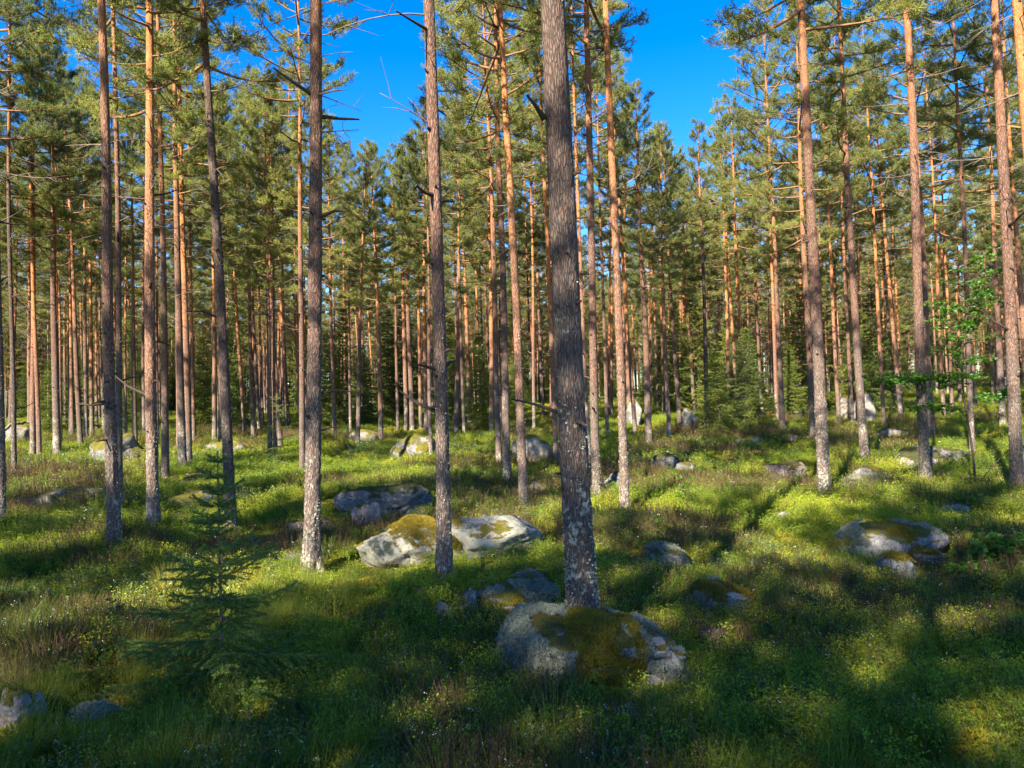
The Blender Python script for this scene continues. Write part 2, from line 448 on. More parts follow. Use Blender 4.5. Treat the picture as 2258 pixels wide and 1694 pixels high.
def pine_crown(p, fine):
    rng = np.random.default_rng(500 + p)
    cb = rng.uniform(0.42, 0.56)
    g = Geo()
    tc, td, tl = [], [], []          # tufts
    nl = int(rng.integers(50, 62))
    for i in range(nl):
        t = (i + rng.uniform(0, 1)) / nl
        z = H0 * (cb + (0.99 - cb) * t ** 0.9)
        prof = 0.30 + 0.75 * math.sin(math.pi * min(1, 0.12 + 0.62 * (1 - t))) if t > 0.12 else 0.55 + 0.4 * rng.random()
        L = 1.85 * prof * (1 - t ** 3 * 0.72) * rng.uniform(0.55, 1.2)
        el = R(-8 + 55 * t + rng.normal(0, 12))
        az = i * 2.39996 + rng.normal(0, 0.35)
        o = AX[p](z / H0) + np.array([0, 0, z])
        P, d = branch_path(o, az, el, L, R(rng.uniform(5, 38)), rng)
        r = 0.030 * (L / 1.7) * (1 - np.linspace(0, 1, 6) * 0.8) * (1.1 - 0.5 * t)
        v, f = tube(P, r, 4); g.add(v, f, 1)
        ns = int(6 + L * 8)
        for k in range(ns):
            s = rng.uniform(0.42, 1.0)
            x = s * 5; a = int(min(4, x)); fr = x - a
            b = P[a] * (1 - fr) + P[a + 1] * fr
            dd = d[a]
            side = np.cross(dd, [0, 0, 1.0]); side /= np.linalg.norm(side) + 1e-6
            sd_ = dd * rng.uniform(0.35, 0.9) + side * rng.choice([-1, 1]) * rng.uniform(0.3, 1.0) + np.array([0, 0, rng.uniform(-0.15, 0.65)])
            sd_ /= np.linalg.norm(sd_)
            l = rng.uniform(0.18, 0.50) * (1.25 - 0.6 * s) * (0.6 + 0.3 * L)
            e = b + sd_ * l + np.array([0, 0, 0.06 * l])
            v, f = tube(np.stack([b, (b + e) / 2 + rng.normal(0, 0.02, 3), e]), [0.008, 0.006, 0.004], 3, False); g.add(v, f, 1)
            nt = 2 + int(l * 9)
            for q in range(nt):
                u = 1 - (q / nt) * 0.75
                c = b + (e - b) * u + rng.normal(0, 0.035, 3)
                dr = sd_ + rng.normal(0, 0.45, 3) + np.array([0, 0, 0.35])
                tc.append(c); td.append(dr); tl.append(rng.uniform(0.8, 1.2))
    # dead limbs under the living crown
    for i in range(int(rng.integers(14, 26))):
        z = H0 * rng.uniform(0.26, cb + 0.06)
        o = AX[p](z / H0) + np.array([0, 0, z])
        L = rng.uniform(0.2, 1.15) * (0.4 + 0.8 * z / H0 / cb)
        P, d = branch_path(o, rng.uniform(0, 6.28), R(rng.uniform(-15, 25)), L, R(rng.uniform(-30, 30)), rng)
        v, f = tube(P, 0.009 * (1 - np.linspace(0, 1, 6) * 0.7) * (0.6 + 0.4 * L), 4); g.add(v, f, 2)
        for k in range(int(L * 6)):
            a = int(rng.integers(1, 5)); l = rng.uniform(0.1, 0.4)
            e = P[a] + (d[a] * 0.7 + rng.normal(0, 0.5, 3)) * l
            v, f = tube(np.stack([P[a], (P[a] + e) / 2 + rng.normal(0, 0.02, 3), e]), [0.0045, 0.0035, 0.002], 3, False); g.add(v, f, 2)
    tc = np.array(tc); td = nrm(np.array(td)); tl = np.array(tl)
    K = 17 if fine else 12
    T = len(tc)
    c = np.repeat(tc, K, 0); d = np.repeat(td, K, 0); l = np.repeat(tl, K)
    along = rng.uniform(-0.06, 0.09, T * K)
    dd = nrm(d * rng.uniform(0.25, 1.1, T * K)[:, None] + nrm(rng.normal(size=(T * K, 3))) * 0.9)
    base = c + d * along[:, None]
    w = 0.0115 if fine else 0.017
    v, f = blades(base, dd, rng.uniform(0.065, 0.115, T * K) * l * (1 if fine else 1.15), w, rng)
    g.add(v, f, 0, np.repeat(np.repeat(rng.random(T), K) * 0.6 + rng.random(T * K) * 0.4, 3))
    me = g.mesh('pine_crown', [M['needle'], M['limb'], M['dead']], smooth=(1, 2))
    return me

CROWN = [pine_crown(p, True) for p in range(NPROTO)]
CROWN_R = 1.9

# sky openings of the canopy, as directions: (x0, x1, lowest top) in photograph pixels
GAPS = [(490, 555, 185), (745, 765, 170), (765, 800, 250), (800, 880, 305), (880, 915, 180), (1400, 1450, 60), (1450, 1510, 170), (1510, 1575, 265), (1575, 1640, 200)]

def gap_height(B, H):
    """the tallest the tree may be so that its crown leaves the openings free"""
    px, _, w = project(B)
    hw = 0.8 * FPX / w
    for x0, x1, yb in GAPS:
        c = px - 0.3 * (FPX / w) * 0.3
        if c + hw > x0 and c - hw < x1:
            for _ in range(60):
                q = project(B + np.array([0, 0, H + 0.2]))
                if q[1] > yb: break
                H *= 0.97
    return H

used_xy = []
TREES = []
TRUNK_SHARED = {}
def place_pine(B, H, dia, p, label, group, near=0, dirv=None, bark='bark', stubs=6, seed=0, lichen=False, spin=None, shared=False, crown_k=None):
    t = empty('pine_tree', B, label, 'tree', group)
    z = Vector(dirv) if dirv is not None else Vector((0, 0, 1))
    qa = z.to_track_quat('Z', 'Y')
    qa = Vector((0, 0, 1)).rotation_difference(z)
    sp = random.uniform(0, 6.28) if spin is None else spin
    t.rotation_mode = 'QUATERNION'
    t.rotation_quaternion = qa @ Quaternion((0, 0, 1), sp)
    if shared:
        key = (p, bark)
        if key not in TRUNK_SHARED:
            TRUNK_SHARED[key] = trunk_geo(p, H0, 0.19, 0, 900 + p, 8).mesh('pine_trunk', [M[bark], M['dead']])
        tr = obj('trunk', TRUNK_SHARED[key], t)
        tr.scale = (dia / 0.19, dia / 0.19, H / H0)
    else:
        tr = obj('trunk', trunk_geo(p, H, dia, near, seed, stubs).mesh('pine_trunk', [M[bark], M['knot']]), t)
    cr = obj('crown', CROWN[p], t)
    k = (H / H0) * (0.75 + dia * 1.4) if crown_k is None else crown_k
    k = min(1.15, max(0.62, k))
    cr.scale = (k, k, H / H0)
    used_xy.append((B[0], B[1])); TREES.append((np.array(B, float), H, k))
    if lichen:
        rng = np.random.default_rng(seed + 5)
        n = int(1500 * min(1.6, dia / 0.17))
        zz = rng.exponential(0.75, n); zz = zz[zz < 3.2]; n = len(zz)
        th = rng.uniform(0, 6.28, n)
        keep = noise3(np.stack([np.cos(th) * 2, np.sin(th) * 2, zz * 3], 1), 1.3, seed) > -0.05
        zz, th = zz[keep], th[keep]; n = len(zz)
        rr = rad(zz, H, dia / 2, 0.45) * 1.03
        o = AX[p](zz / H) + np.stack([np.cos(th) * rr, np.sin(th) * rr, zz], 1)
        out = np.stack([np.cos(th), np.sin(th), 0 * th], 1)
        d = nrm(np.stack([-np.sin(th), np.cos(th), 0 * th], 1) * rng.normal(0, 1, n)[:, None] + np.array([0, 0, 1.0]) * rng.normal(0, 1, n)[:, None] + out * 0.5)
        q = nrm(np.cross(d, out) + out * rng.normal(0, 0.3, n)[:, None])
        L = rng.uniform(0.006, 0.018, n)[:, None]
        V = np.stack([o - d * L * 0.4, o - q * L * 0.5 + out * 0.004, o + d * L * 0.7 + out * 0.006, o + q * L * 0.5 + out * 0.003], 1).reshape(-1, 3)
        i = np.arange(n)[:, None] * 4
        F = np.concatenate([i + np.array([[0, 1, 2]]), i + np.array([[0, 2, 3]])])
        gg = Geo(); gg.add(V, F, 0, np.repeat(rng.random(n), 4))
        obj('bark_lichen', gg.mesh('bark_lichen', [M['flake']], smooth=()), t)['kind'] = 'stuff'
    return t

# base x, base y, width (all in photograph pixels), a second point on the stem, label, near level, bark
PINES = [
 (4, 1170, 18, 0, 0, 'pine trunk half cut off by the left edge of the picture', 1, 'bark'),
 (31, 1056, 12, 26, 300, 'thin dark pine just inside the left edge, behind the cut off trunk', 1, 'bark_grey'),
 (64, 940, 7, 60, 500, 'very thin pale pine left of the pair of red trunks near the left edge', 0, 'bark_low'),
 (73, 1018, 13, 67, 400, 'red trunked pine, left one of a close pair near the left edge', 1, 'bark_low'),
 (87, 1018, 11, 73, 400, 'red trunked pine, right one of a close pair near the left edge', 1, 'bark_low'),
 (127, 1013, 18, 112, 400, 'shaded dark grey pine with thin red neighbour, left of the grey faced mossy boulder', 1, 'bark'),
 (134, 985, 8, 130, 400, 'thin red pine stem right against the shaded dark grey pine', 0, 'bark_low'),
 (161, 972, 9, 148, 400, 'thin pine standing behind and left of the mossy boulder with a grey face', 0, 'bark_low'),
 (203, 969, 10, 197, 495, 'slim orange pine rising straight above the boulder with a grey face', 0, 'bark_low'),
 (228, 956, 6, 224, 700, 'very thin pale stem just left of the leaning dark brown pine', 0, 'bark'),
 (254, 1219, 28, 213, 0, 'dark brown pine with a shaded black foot, in front of the mossy grey boulder', 2, 'bark'),
 (264, 1121, 15, 255, 0, 'grey lichen flecked pine half hidden behind the dark brown pine with a black foot', 1, 'bark'),
 (278, 964, 7, 277, 400, 'thin pale pine to the right of the grey lichen flecked trunk', 0, 'bark_low'),
 (338, 1181, 27, 328, 0, 'brightly sunlit straight pale orange pine with a grey flaky foot', 2, 'bark_low'),
 (365, 1080, 18, 354, 60, 'pine with pale lower stem directly right of the brightly sunlit pale orange pine', 1, 'bark'),
 (404, 1045, 19, 391, 400, 'dark shaded pine standing behind the pinkish boulder, left of two', 1, 'bark'),
 (416, 1038, 17, 402, 400, 'reddish pine standing behind the pinkish boulder, right of two', 1, 'bark_low'),
 (428, 983, 9, 416, 500, 'thin orange pine behind the two pines at the pinkish boulder', 0, 'bark_low'),
 (473, 980, 11, 466, 400, 'orange pine standing on the orange mossy mound', 0, 'bark_low'),
 (485, 983, 5, 481, 500, 'very thin pale stem beside the orange pine on the mossy mound', 0, 'bark'),
 (511, 1182, 25, 460, 0, 'leaning blackish pine behind the young foreground spruce', 2, 'bark_grey'),
 (540, 961, 9, 519, 584, 'slender pine flanked by dark spruces right of the leaning blackish pine', 0, 'bark_low'),
 (562, 958, 7, 553, 600, 'thin pine, left one of a pale pair before dark spruces', 0, 'bark_low'),
 (572, 958, 8, 559, 698, 'thin pale grey pine, right one of a pair before dark spruces', 0, 'bark'),
 (595, 1013, 12, 588, 400, 'brown pine, left of a close pair behind the small ragged spruce', 1, 'bark'),
 (606, 1013, 10, 599, 400, 'darker pine, right of a close pair behind the small ragged spruce', 1, 'bark'),
 (632, 950, 8, 619, 400, 'thin pine against blue sky, behind the small ragged spruce', 0, 'bark_low'),
 (664, 960, 8, 643, 400, 'thin pine partly hidden by the red brown pine with pale foot', 0, 'bark_low'),
 (667, 1049, 15, 656, 130, 'red brown pine with a pale foot, left of the thick grey based pine', 1, 'bark'),
 (687, 1268, 37, 707, 0, 'thick reddish pine with lichen grey foot leaning right, left of the slab boulders', 2, 'bark'),
 (700, 1040, 12, 689, 0, 'bright orange pine tucked right behind the thick reddish leaning pine', 1, 'bark_low'),
 (738, 971, 11, 730, 500, 'pine with purple brown foot right of the thick reddish leaning pine', 0, 'bark_low'),
 (773, 961, 6, 768, 600, 'very thin pale stem among dark spruces left of the yellow mossy mound', 0, 'bark'),
 (840, 977, 12, 823, 440, 'slender orange pine with thin pointed crown below the blue opening', 0, 'bark_low'),
 (878, 956, 8, 869, 560, 'thin pine right of the slender one below the blue opening', 0, 'bark'),
 (897, 950, 12, 886, 500, 'orange pine, left of two behind the boulder with a black crevice', 0, 'bark_low'),
 (909, 953, 13, 900, 500, 'dark pine, right of two behind the boulder with a black crevice', 0, 'bark'),
 (928, 953, 9, 917, 500, 'thin orange pine just left of the tall red brown pine', 0, 'bark_low'),
 (941, 956, 12, 932, 400, 'straight orange pine behind the mossy boulder with a black crevice, nearest its right end', 0, 'bark_low'),
 (951, 1018, 10, 940, 450, 'dark thin pine touching the left side of the tall red brown pine', 1, 'bark'),
 (981, 1295, 34, 953, 0, 'tall red brown pine in front of the sunlit slab boulder', 2, 'bark'),
 (1010, 950, 6, 1001, 500, 'very thin dark stem right of the tall red brown pine', 0, 'bark'),
 (1024, 969, 7, 1012, 520, 'thin purple brown pine beside a pale one, deep behind the slab boulder', 0, 'bark'),
 (1036, 945, 11, 1022, 500, 'pale pine with bright foot deep behind the slab boulder', 0, 'bark_low'),
 (1057, 945, 7, 1047, 560, 'thin orange pine left of the dark straight twin stem', 0, 'bark_low'),
 (1101, 1029, 14, 1073, 282, 'dark red pine left of the two close orange pines', 1, 'bark'),
 (1104, 965, 9, 1083, 300, 'bright orange thin pine seen behind the dark red pine', 0, 'bark_low'),
 (1118, 1072, 20, 1104, 300, 'pine with grey lower half, left of two close orange pines', 1, 'bark'),
 (1156, 1132, 22, 1096, 0, 'leaning bright orange pine with pale foot, right of two close orange pines', 1, 'bark_low'),
 (1178, 950, 8, 1163, 500, 'thin blackish stem between the orange pair and the big central pine', 0, 'bark_grey'),
 (1227, 1024, 13, 1204, 450, 'pine half hidden behind the left side of the big central pine', 1, 'bark_low'),
 (1301, 1034, 10, 1268, 205, 'thin yellow orange pine touching the right side of the big central pine', 1, 'bark_low'),
 (1317, 1105, 21, 1290, 0, 'pine with pale foot and purple middle, right of the big central pine', 1, 'bark'),
 (1340, 975, 8, 1318, 400, 'thin dark stem between two orange pines right of the central pine', 0, 'bark'),
 (1379, 1148, 21, 1339, 0, 'glowing orange pine with pale flaky foot beside a dark boulder', 1, 'bark_low'),
 (1388, 935, 12, 1380, 500, 'pale pine standing at the pale upright boulders', 0, 'bark_low'),
 (1431, 996, 17, 1408, 307, 'grey based pine behind the dark rounded boulder', 1, 'bark'),
 (1476, 977, 11, 1458, 300, 'slender orange pine left of the grey crooked pine', 0, 'bark_low'),
 (1500, 953, 11, 1478, 550, 'pine right beside the square grey boulder', 0, 'bark'),
 (1514, 905, 11, 1504, 500, 'orange pine with speckled stem behind the square grey boulder', 0, 'bark_low'),
 (1558, 964, 12, 1544, 400, 'crooked pale grey pine in front of the dark spruce thicket', 0, 'bark_grey'),
 (1640, 935, 12, 1616, 400, 'orange and black pine in the dark spruce thicket', 0, 'bark_low'),
 (1714, 940, 9, 1694, 400, 'orange pine, left of two touching stems right of the spruce thicket', 0, 'bark_low'),
 (1727, 956, 13, 1700, 400, 'dark red pine, right of two touching stems right of the spruce thicket', 0, 'bark'),
 (1777, 912, 12, 1756, 500, 'pale pine seen left of the tall sunlit pine, behind two darker ones', 0, 'bark_low'),
 (1795, 977, 17, 1765, 300, 'brown shaded pine directly left of the tall sunlit pine', 1, 'bark'),
 (1818, 1102, 28, 1777, 0, 'tall sunlit pine with pale pink grey foot, bare of boulders', 1, 'bark'),
 (1851, 945, 10, 1821, 400, 'thin dark red pine directly right of the tall sunlit pine', 0, 'bark_low'),
 (1880, 940, 10, 1858, 500, 'thin brown pine left of the leaning pale pine', 0, 'bark'),
 (1908, 1029, 20, 1845, 0, 'leaning pine with pale grey lower stem behind the orange patched boulder', 1, 'bark'),
 (1950, 945, 10, 1921, 400, 'orange pine behind the pale flat boulder', 0, 'bark_low'),
 (1988, 935, 11, 1943, 400, 'leaning orange pine deep between the pale flat boulder and the twin pines', 0, 'bark_low'),
 (2043, 1080, 24, 1984, 0, 'left of the two tall twin pines, with dark blue grey foot', 1, 'bark'),
 (2054, 983, 19, 2005, 50, 'right of the two tall twin pines, with sunlit foot', 1, 'bark'),
 (2082, 935, 9, 2053, 400, 'thin orange pine right of the twin pines, seen behind the leafy sapling', 0, 'bark_low'),
 (2100, 925, 8, 2076, 400, 'thin pale orange pine seen through the top of the leafy sapling', 0, 'bark_low'),
 (2146, 1013, 13, 2094, 67, 'dark straight pine right behind the leafy sapling stem', 1, 'bark'),
 (2212, 950, 15, 2174, 200, 'pine left of the thick spotted pine near the right edge', 1, 'bark'),
 (2244, 1105, 28, 2187, 0, 'thick pine with lichen spotted foot near the right edge', 1, 'bark'),
 (2276, 1010, 14, 2226, 300, 'pine behind the thick spotted pine, running out of the right edge', 1, 'bark_low'),
 (2330, 1160, 30, 2242, 0, 'red pine whose upper trunk shows in the top right corner', 1, 'bark_low'),
]
rs = random.Random(11)
for k, (xb, yb, w, x2, y2, lab, near, bark) in enumerate(PINES):
    B = hit(xb, yb)
    depth = float((B - CAM) @ FWD)
    P2 = CAM + ray(x2, y2) * depth
    dv = P2 - B; dv = dv / np.linalg.norm(dv)
    dia = min(0.32, max(0.085, w * depth / FPX * 0.93))
    if near == 0: dia = max(dia, 0.13)
    H = rs.uniform(13.8, 17.0)
    if depth > 13: H = max(8.5, gap_height(B, H))
    place_pine(B - np.array([0, 0, 0.03]), H, dia, k % NPROTO, lab, 'pines of the forest stand', near, dv, bark, stubs=(24 if near == 2 else 14), seed=k + 1,
               lichen=(depth < 13), spin=rs.uniform(0, 6.28))
# the big pine on the front boulder
Bc = CAM + ray(1291, 1395) * 5.05
Bc[2] = ground(Bc[0], Bc[1]) - 0.05
Pt = CAM + ray(1199, 0) * 5.05
dv = nrm(Pt - Bc)
BIG = place_pine(Bc, 17.0, 0.205, 4, 'big dark central pine rising behind the moss and lichen covered boulder', 'pines of the forest stand', 2, dv, 'bark_grey', stubs=8, seed=77, lichen=True, spin=0.4)
g = Geo()
loc = BIG.rotation_quaternion.to_matrix()
s0 = CAM + ray(1200, 262) * 5.02; s1 = CAM + ray(1180, 232) * 4.95; s2 = CAM + ray(1162, 210) * 4.9
inv = np.array(loc.inverted())
pts = np.stack([(inv @ (q - Bc)) for q in (s0, s1, s2)])
v, f = tube(pts, [0.022, 0.013, 0.008], 7); g.add(v, f, 0)
st = obj('branch_stub', g.mesh('branch_stub', [M['knot']]), BIG)

# pines filling the stand further back
def far_pines():
    rng = random.Random(5)
    cnt = 0; tries = 0
    pts = list(used_xy)
    out = []
    while tries < 9000 and cnt < 214:
        tries += 1
        y = 17 + 50 * rng.random() ** 0.85
        x = rng.uniform(-0.74 * y - 3, 0.74 * y + 3)
        md = 1.7 if y < 45 else 2.2
        if any((x - a) ** 2 + (y - b) ** 2 < md * md for a, b in pts): continue
        B = np.array([x, y, float(ground(x, y))])
        px, py, w = project(B)
        if y < 26 and -40 < px < 2300: continue        # the nearer stems are placed one by one above
        H = rng.uniform(13.0, 17.0)
        H2 = gap_height(B, H)
        if H2 < 9.0: continue
        pts.append((x, y)); out.append((B, H2, y, px)); cnt += 1
    for B, H, y, px in out:
        if y < 38: lab = 'slim pine with bare reddish stem among the middle rows of the stand'
        elif y < 58: lab = 'slender pine with orange upper stem in the rear rows of the stand'
        else: lab = 'distant thin pine at the far end of the stand'
        dv = nrm(np.array([rng.gauss(0, 0.028), rng.gauss(0, 0.02), 1.0]))
        place_pine(B - np.array([0, 0, 0.05]), H, rng.uniform(0.14, 0.23), rng.randrange(NPROTO), lab, {True: 'middle row pines', False: 'rear row pines'}[y < 38] if y < 58 else 'distant pines',
                   0, dv, rng.choice(['bark', 'bark', 'bark_low']), shared=True)
far_pines()

# pines behind the viewer that shade the near ground
SHADE = [(-5.2, -8.7, 16.5, 1.00), (-9.6, -8.7, 16.5, 1.00), (-11.8, -3.8, 16.5, 1.00), (-9.6, -10.9, 16.5, 1.00), (-6.3, -10.4, 16.5, 1.00), (-8.5, -1.0, 16.5, 1.00), (-11.8, -12.0, 16.5, 1.00), (-10.7, -2.7, 16.5, 1.00), (-3.6, -7.1, 16.5, 1.00), (-16.8, -1.6, 16.5, 1.00), (-14.6, -2.1, 16.5, 1.00), (-9.6, -13.1, 16.5, 1.00), (-12.9, 9.4, 16.5, 1.00), (-12.9, -6.0, 16.5, 1.00), (-7.4, 1.2, 16.5, 1.00), (-5.2, -3.8, 12.0, 0.62), (-8.0, 2.8, 14.0, 0.85), (-8.0, -6.5, 12.0, 0.62), (-7.4, -13.7, 16.5, 1.00), (-3.0, -4.9, 16.5, 1.00), (-14.6, 7.2, 16.5, 1.00), (-15.7, -3.8, 16.5, 1.00), (-17.9, -3.2, 16.5, 1.00), (-4.1, -1.6, 12.0, 0.62), (-5.8, -7.1, 12.0, 0.62), (-8.0, -8.2, 14.0, 0.85), (-9.6, -14.8, 16.5, 1.00), (-16.2, -10.4, 16.5, 1.00), (-10.7, -7.6, 12.0, 0.62), (-7.4, -11.5, 14.0, 0.85)]
for k, (x, y, H, ck) in enumerate(SHADE):
    B = np.array([x, y, float(ground(x, y)) - 0.05])
    place_pine(B, H, 0.17, k % NPROTO, 'pine standing behind the viewpoint, its crown shading the near ground', 'pines behind the viewpoint', 0, None, 'bark', shared=True, crown_k=ck)

# ------------------------------------------------------------------ spruces
def spruce_geo(H, Rm, seed, whorls, per, step, nl, nw, nper, h0=0.06, droop=-0.1, mats=('bark_spruce', 'spruce'), r_stem=None, power=0.85, irregular=0.25, minb=0.04, lead=0.25):
    rng = np.random.default_rng(seed)
    g = Geo()
    zs = np.linspace(-0.1, H, 14)
    xo = rng.normal(0, H * 0.004, 14).cumsum() * 0.5
    P = np.stack([xo, xo * 0.5, zs], 1)
    r0 = r_stem or H * 0.009
    v, f = tube(P, r0 * (1 - 0.9 * np.clip(zs / H, 0, 1)), 7); g.add(v, f, 0)
    st = Geo(); st.V, st.F, st.M, st.A, st.n = g.V, g.F, g.M, g.A, g.n
    c = Geo()
    B0, D0, L0, A0 = [], [], [], []
    for i in range(whorls):
        t = (i + rng.uniform(-0.3, 0.3)) / whorls
        t = min(0.985, max(0, t)); z = H * (h0 + (1 - h0) * t)
        for k in range(per):
            L = Rm * ((1 - t) ** power + minb) * rng.uniform(1 - irregular * 1.6, 1 + irregular)
            if L < 0.02: continue
            az = k * 6.283 / per + i * 1.1 + rng.normal(0, 0.25)
            el = droop + 0.75 * t ** 1.5 + rng.normal(0, 0.08)
            bx = np.interp(z, zs, xo)
            Pb, d = branch_path(np.array([bx, bx * 0.5, z]), az, el, L, rng.uniform(0.05, 0.5), rng, 7)
            v, f = tube(Pb, r0 * 0.28 * (L / Rm * 0.7 + 0.3) * (1 - 0.85 * np.linspace(0, 1, 7)), 4); c.add(v, f, 0)
            n = max(3, int(L / step))
            segs = [(Pb, d)]
            for q in range(n):
                s = (q + 1) / (n + 0.5)
                x = min(5.999, s * 6); a = int(x); fr = x - a
                b = Pb[a] * (1 - fr) + Pb[a + 1] * fr
                dd = d[a]; side = np.cross(dd, [0, 0, 1.0]); side /= np.linalg.norm(side) + 1e-6
                l = (0.55 * L * (1 - s) * 0.8 + step * 1.2) * rng.uniform(0.6, 1.1)
                sg = 1 if q % 2 else -1
                sdv = dd * 0.75 + side * sg * 0.75 + np.array([0, 0, rng.uniform(-0.5, 0.08)])
                sdv /= np.linalg.norm(sdv)
                e = b + sdv * l
                v, f = tube(np.stack([b, (b + e) / 2, e - np.array([0, 0, l * 0.08])]), [r0 * 0.10, r0 * 0.08, r0 * 0.05], 3, False); c.add(v, f, 0)
                m = max(4, int(l * nper)); u = rng.random(m)
                B0.append(b + (e - b) * u[:, None]); D0.append(np.broadcast_to(sdv, (m, 3))); A0.append(np.full(m, rng.random()))
            m = max(4, int(L * nper)); u = rng.random(m) * 5.99 * 0.88 + 0.7; u = np.minimum(u, 5.99); a = u.astype(int); fr = (u - a)[:, None]
            B0.append(Pb[a] * (1 - fr) + Pb[a + 1] * fr); D0.append(d[a]); A0.append(np.full(m, rng.random()))
    m = int(lead * H * nper); u = 1 - rng.random(m) * lead / 0.25
    B0.append(np.stack([np.interp(H * (0.75 + 0.25 * u), zs, xo), 0.5 * np.interp(H * (0.75 + 0.25 * u), zs, xo), H * (0.75 + 0.25 * u)], 1)); D0.append(np.broadcast_to([0, 0, 1.0], (m, 3))); A0.append(np.full(m, 0.8))
    B = np.concatenate(B0); D = np.concatenate(D0); A = np.concatenate(A0)
    n = len(B)
    dd = nrm(D * 0.8 + nrm(rng.normal(size=(n, 3))) * 0.8)
    v, f = blades(B, dd, rng.uniform(0.7, 1.2, n) * nl, nw, rng)
    c.add(v, f, 1, np.repeat(A * 0.6 + rng.random(n) * 0.4, 3))
    return g, c

SP = []
for k in range(5):
    g1, c1 = spruce_geo(6.0, 1.45, 40 + k, 40, 6, 0.12, 0.075, 0.017, 120, 0.03, -0.30, irregular=0.35)
    SP.append((g1.mesh('spruce_trunk', [M['bark_spruce']]), c1.mesh('spruce_crown', [M['bark_spruce'], M['spruce']], smooth=(0,))))
def place_spruce(B, H, wk, k, label, group, name='spruce_tree'):
    t = empty(name, B, label, 'tree', group)
    t.rotation_euler = (random.gauss(0, 0.02), random.gauss(0, 0.02), random.uniform(0, 6.28))
    for nm, me in zip(('trunk', 'crown'), SP[k]):
        o = obj(nm, me, t); s = H / 6.0
        o.scale = (s * wk, s * wk, s)
    return t
for xb, yb, H, wk, lab in [
    (1590, 965, 3.2, 1.25, 'dark bushy spruce beside the crooked pale grey pine'),
    (1655, 955, 3.9, 1.1, 'dark drooping spruce right of the bushy one in the thicket'),
    (1535, 915, 9.5, 0.7, 'tall narrow spruce rising behind the crooked pale grey pine'),
    (1068, 955, 4.4, 1.0, 'green spruce left of the dark red pine, behind the mossy rocks'),
    (1135, 960, 3.6, 1.1, 'low spruce between the orange pines and the mossy cracked boulder'),
    (800, 950, 4.5, 1.0, 'yellow green sunlit spruce at the left of the slender pine below the blue opening'),
    (1000, 945, 5.5, 0.9, 'dark spruce right behind the tall red brown pine'),
    (755, 945, 6.5, 0.9, 'tall dark spruce right of the thick reddish leaning pine'),
    (690, 945, 5.0, 0.9, 'dark spruce half behind the thick reddish leaning pine'),
    (175, 955, 5.0, 1.0, 'dark spruce behind the boulder with the grey face'),
    (110, 960, 4.0, 1.1, 'light green spruce left of the shaded dark grey pine'),
    (310, 955, 3.5, 1.2, 'bushy spruce between the two brightest left pines'),
    (450, 955, 5.5, 0.9, 'dark spruce between the pinkish boulder pines and the orange pine'),
    (525, 955, 6.5, 0.8, 'dark narrow spruce right of the leaning blackish pine'),
    (1890, 930, 6.0, 0.9, 'dark spruce behind the leaning pine with pale grey stem'),
    (1280, 935, 5.0, 1.0, 'spruce seen right of the big central pine'),
]:
    B = hit(xb, yb); place_spruce(B - np.array([0, 0, 0.05]), H, wk, random.randrange(5), lab, 'young spruces under the pines')
rng_s = random.Random(21)
n = 0
while n < 42:
    y = rng_s.uniform(31, 90); x = rng_s.uniform(-0.78 * y, 0.78 * y)
    if any((x - a) ** 2 + (y - b) ** 2 < 0.8 for a, b in used_xy): continue
    B = np.array([x, y, float(ground(x, y)) - 0.05])
    place_spruce(B, min(gap_height(B, rng_s.uniform(3.0, 7.5)), 9), rng_s.uniform(0.8, 1.2), rng_s.randrange(5), 'dark young spruce filling the space between far pine stems', 'spruces between the far pines')
    n += 1

# ragged little spruce in the middle left
B = hit(612, 1040)
g1, c1 = spruce_geo(2.0, 0.75, 71, 11, 4, 0.07, 0.03, 0.007, 190, 0.08, -0.15, irregular=0.5)
t = empty('spruce_tree', B, 'small ragged spruce in front of a close pair of pines', 'tree', None)
obj('trunk', g1.mesh('small_spruce_trunk', [M['bark_spruce']]), t); obj('crown', c1.mesh('small_spruce_crown', [M['bark_spruce'], M['spruce']]), t)
B = hit(820, 1085)
g1, c1 = spruce_geo(0.75, 0.32, 73, 7, 4, 0.05, 0.022, 0.005, 260, 0.08, 0.2, irregular=0.4)
t = empty('spruce_tree', B, 'knee high sunlit spruce seedling behind the dark mossy boulder', 'tree', None)
obj('trunk', g1.mesh('seedling_trunk', [M['bark_spruce']]), t); obj('crown', c1.mesh('seedling_crown', [M['bark_spruce'], M['spruce']]), t)

# young spruce in the left foreground
B = hit(492, 1555)
g1, c1 = spruce_geo(1.55, 0.56, 83, 17, 6, 0.026, 0.018, 0.0046, 1100, 0.04, -0.16, r_stem=0.014, power=1.4, irregular=0.5, minb=0.14, lead=0.45)
t = empty('young_spruce', B, 'young sparse spruce with thin stem in the left foreground', 'tree', None)
t.rotation_euler = (0, 0, 1.1)
obj('trunk', g1.mesh('young_spruce_stem', [M['bark_spruce']]), t); obj('crown', c1.mesh('young_spruce_crown', [M['bark_spruce'], M['sapling']]), t)

# ------------------------------------------------------------------ boulders
def ico(sub):
    import bmesh
    bm = bmesh.new(); bmesh.ops.create_icosphere(bm, subdivisions=sub, radius=1.0)
    V = np.array([v.co[:] for v in bm.verts]); F = np.array([[v.index for v in f.verts] for f in bm.faces]); bm.free()
    return V, F
ICO = {4: ico(4), 5: ico(5), 6: ico(6)}

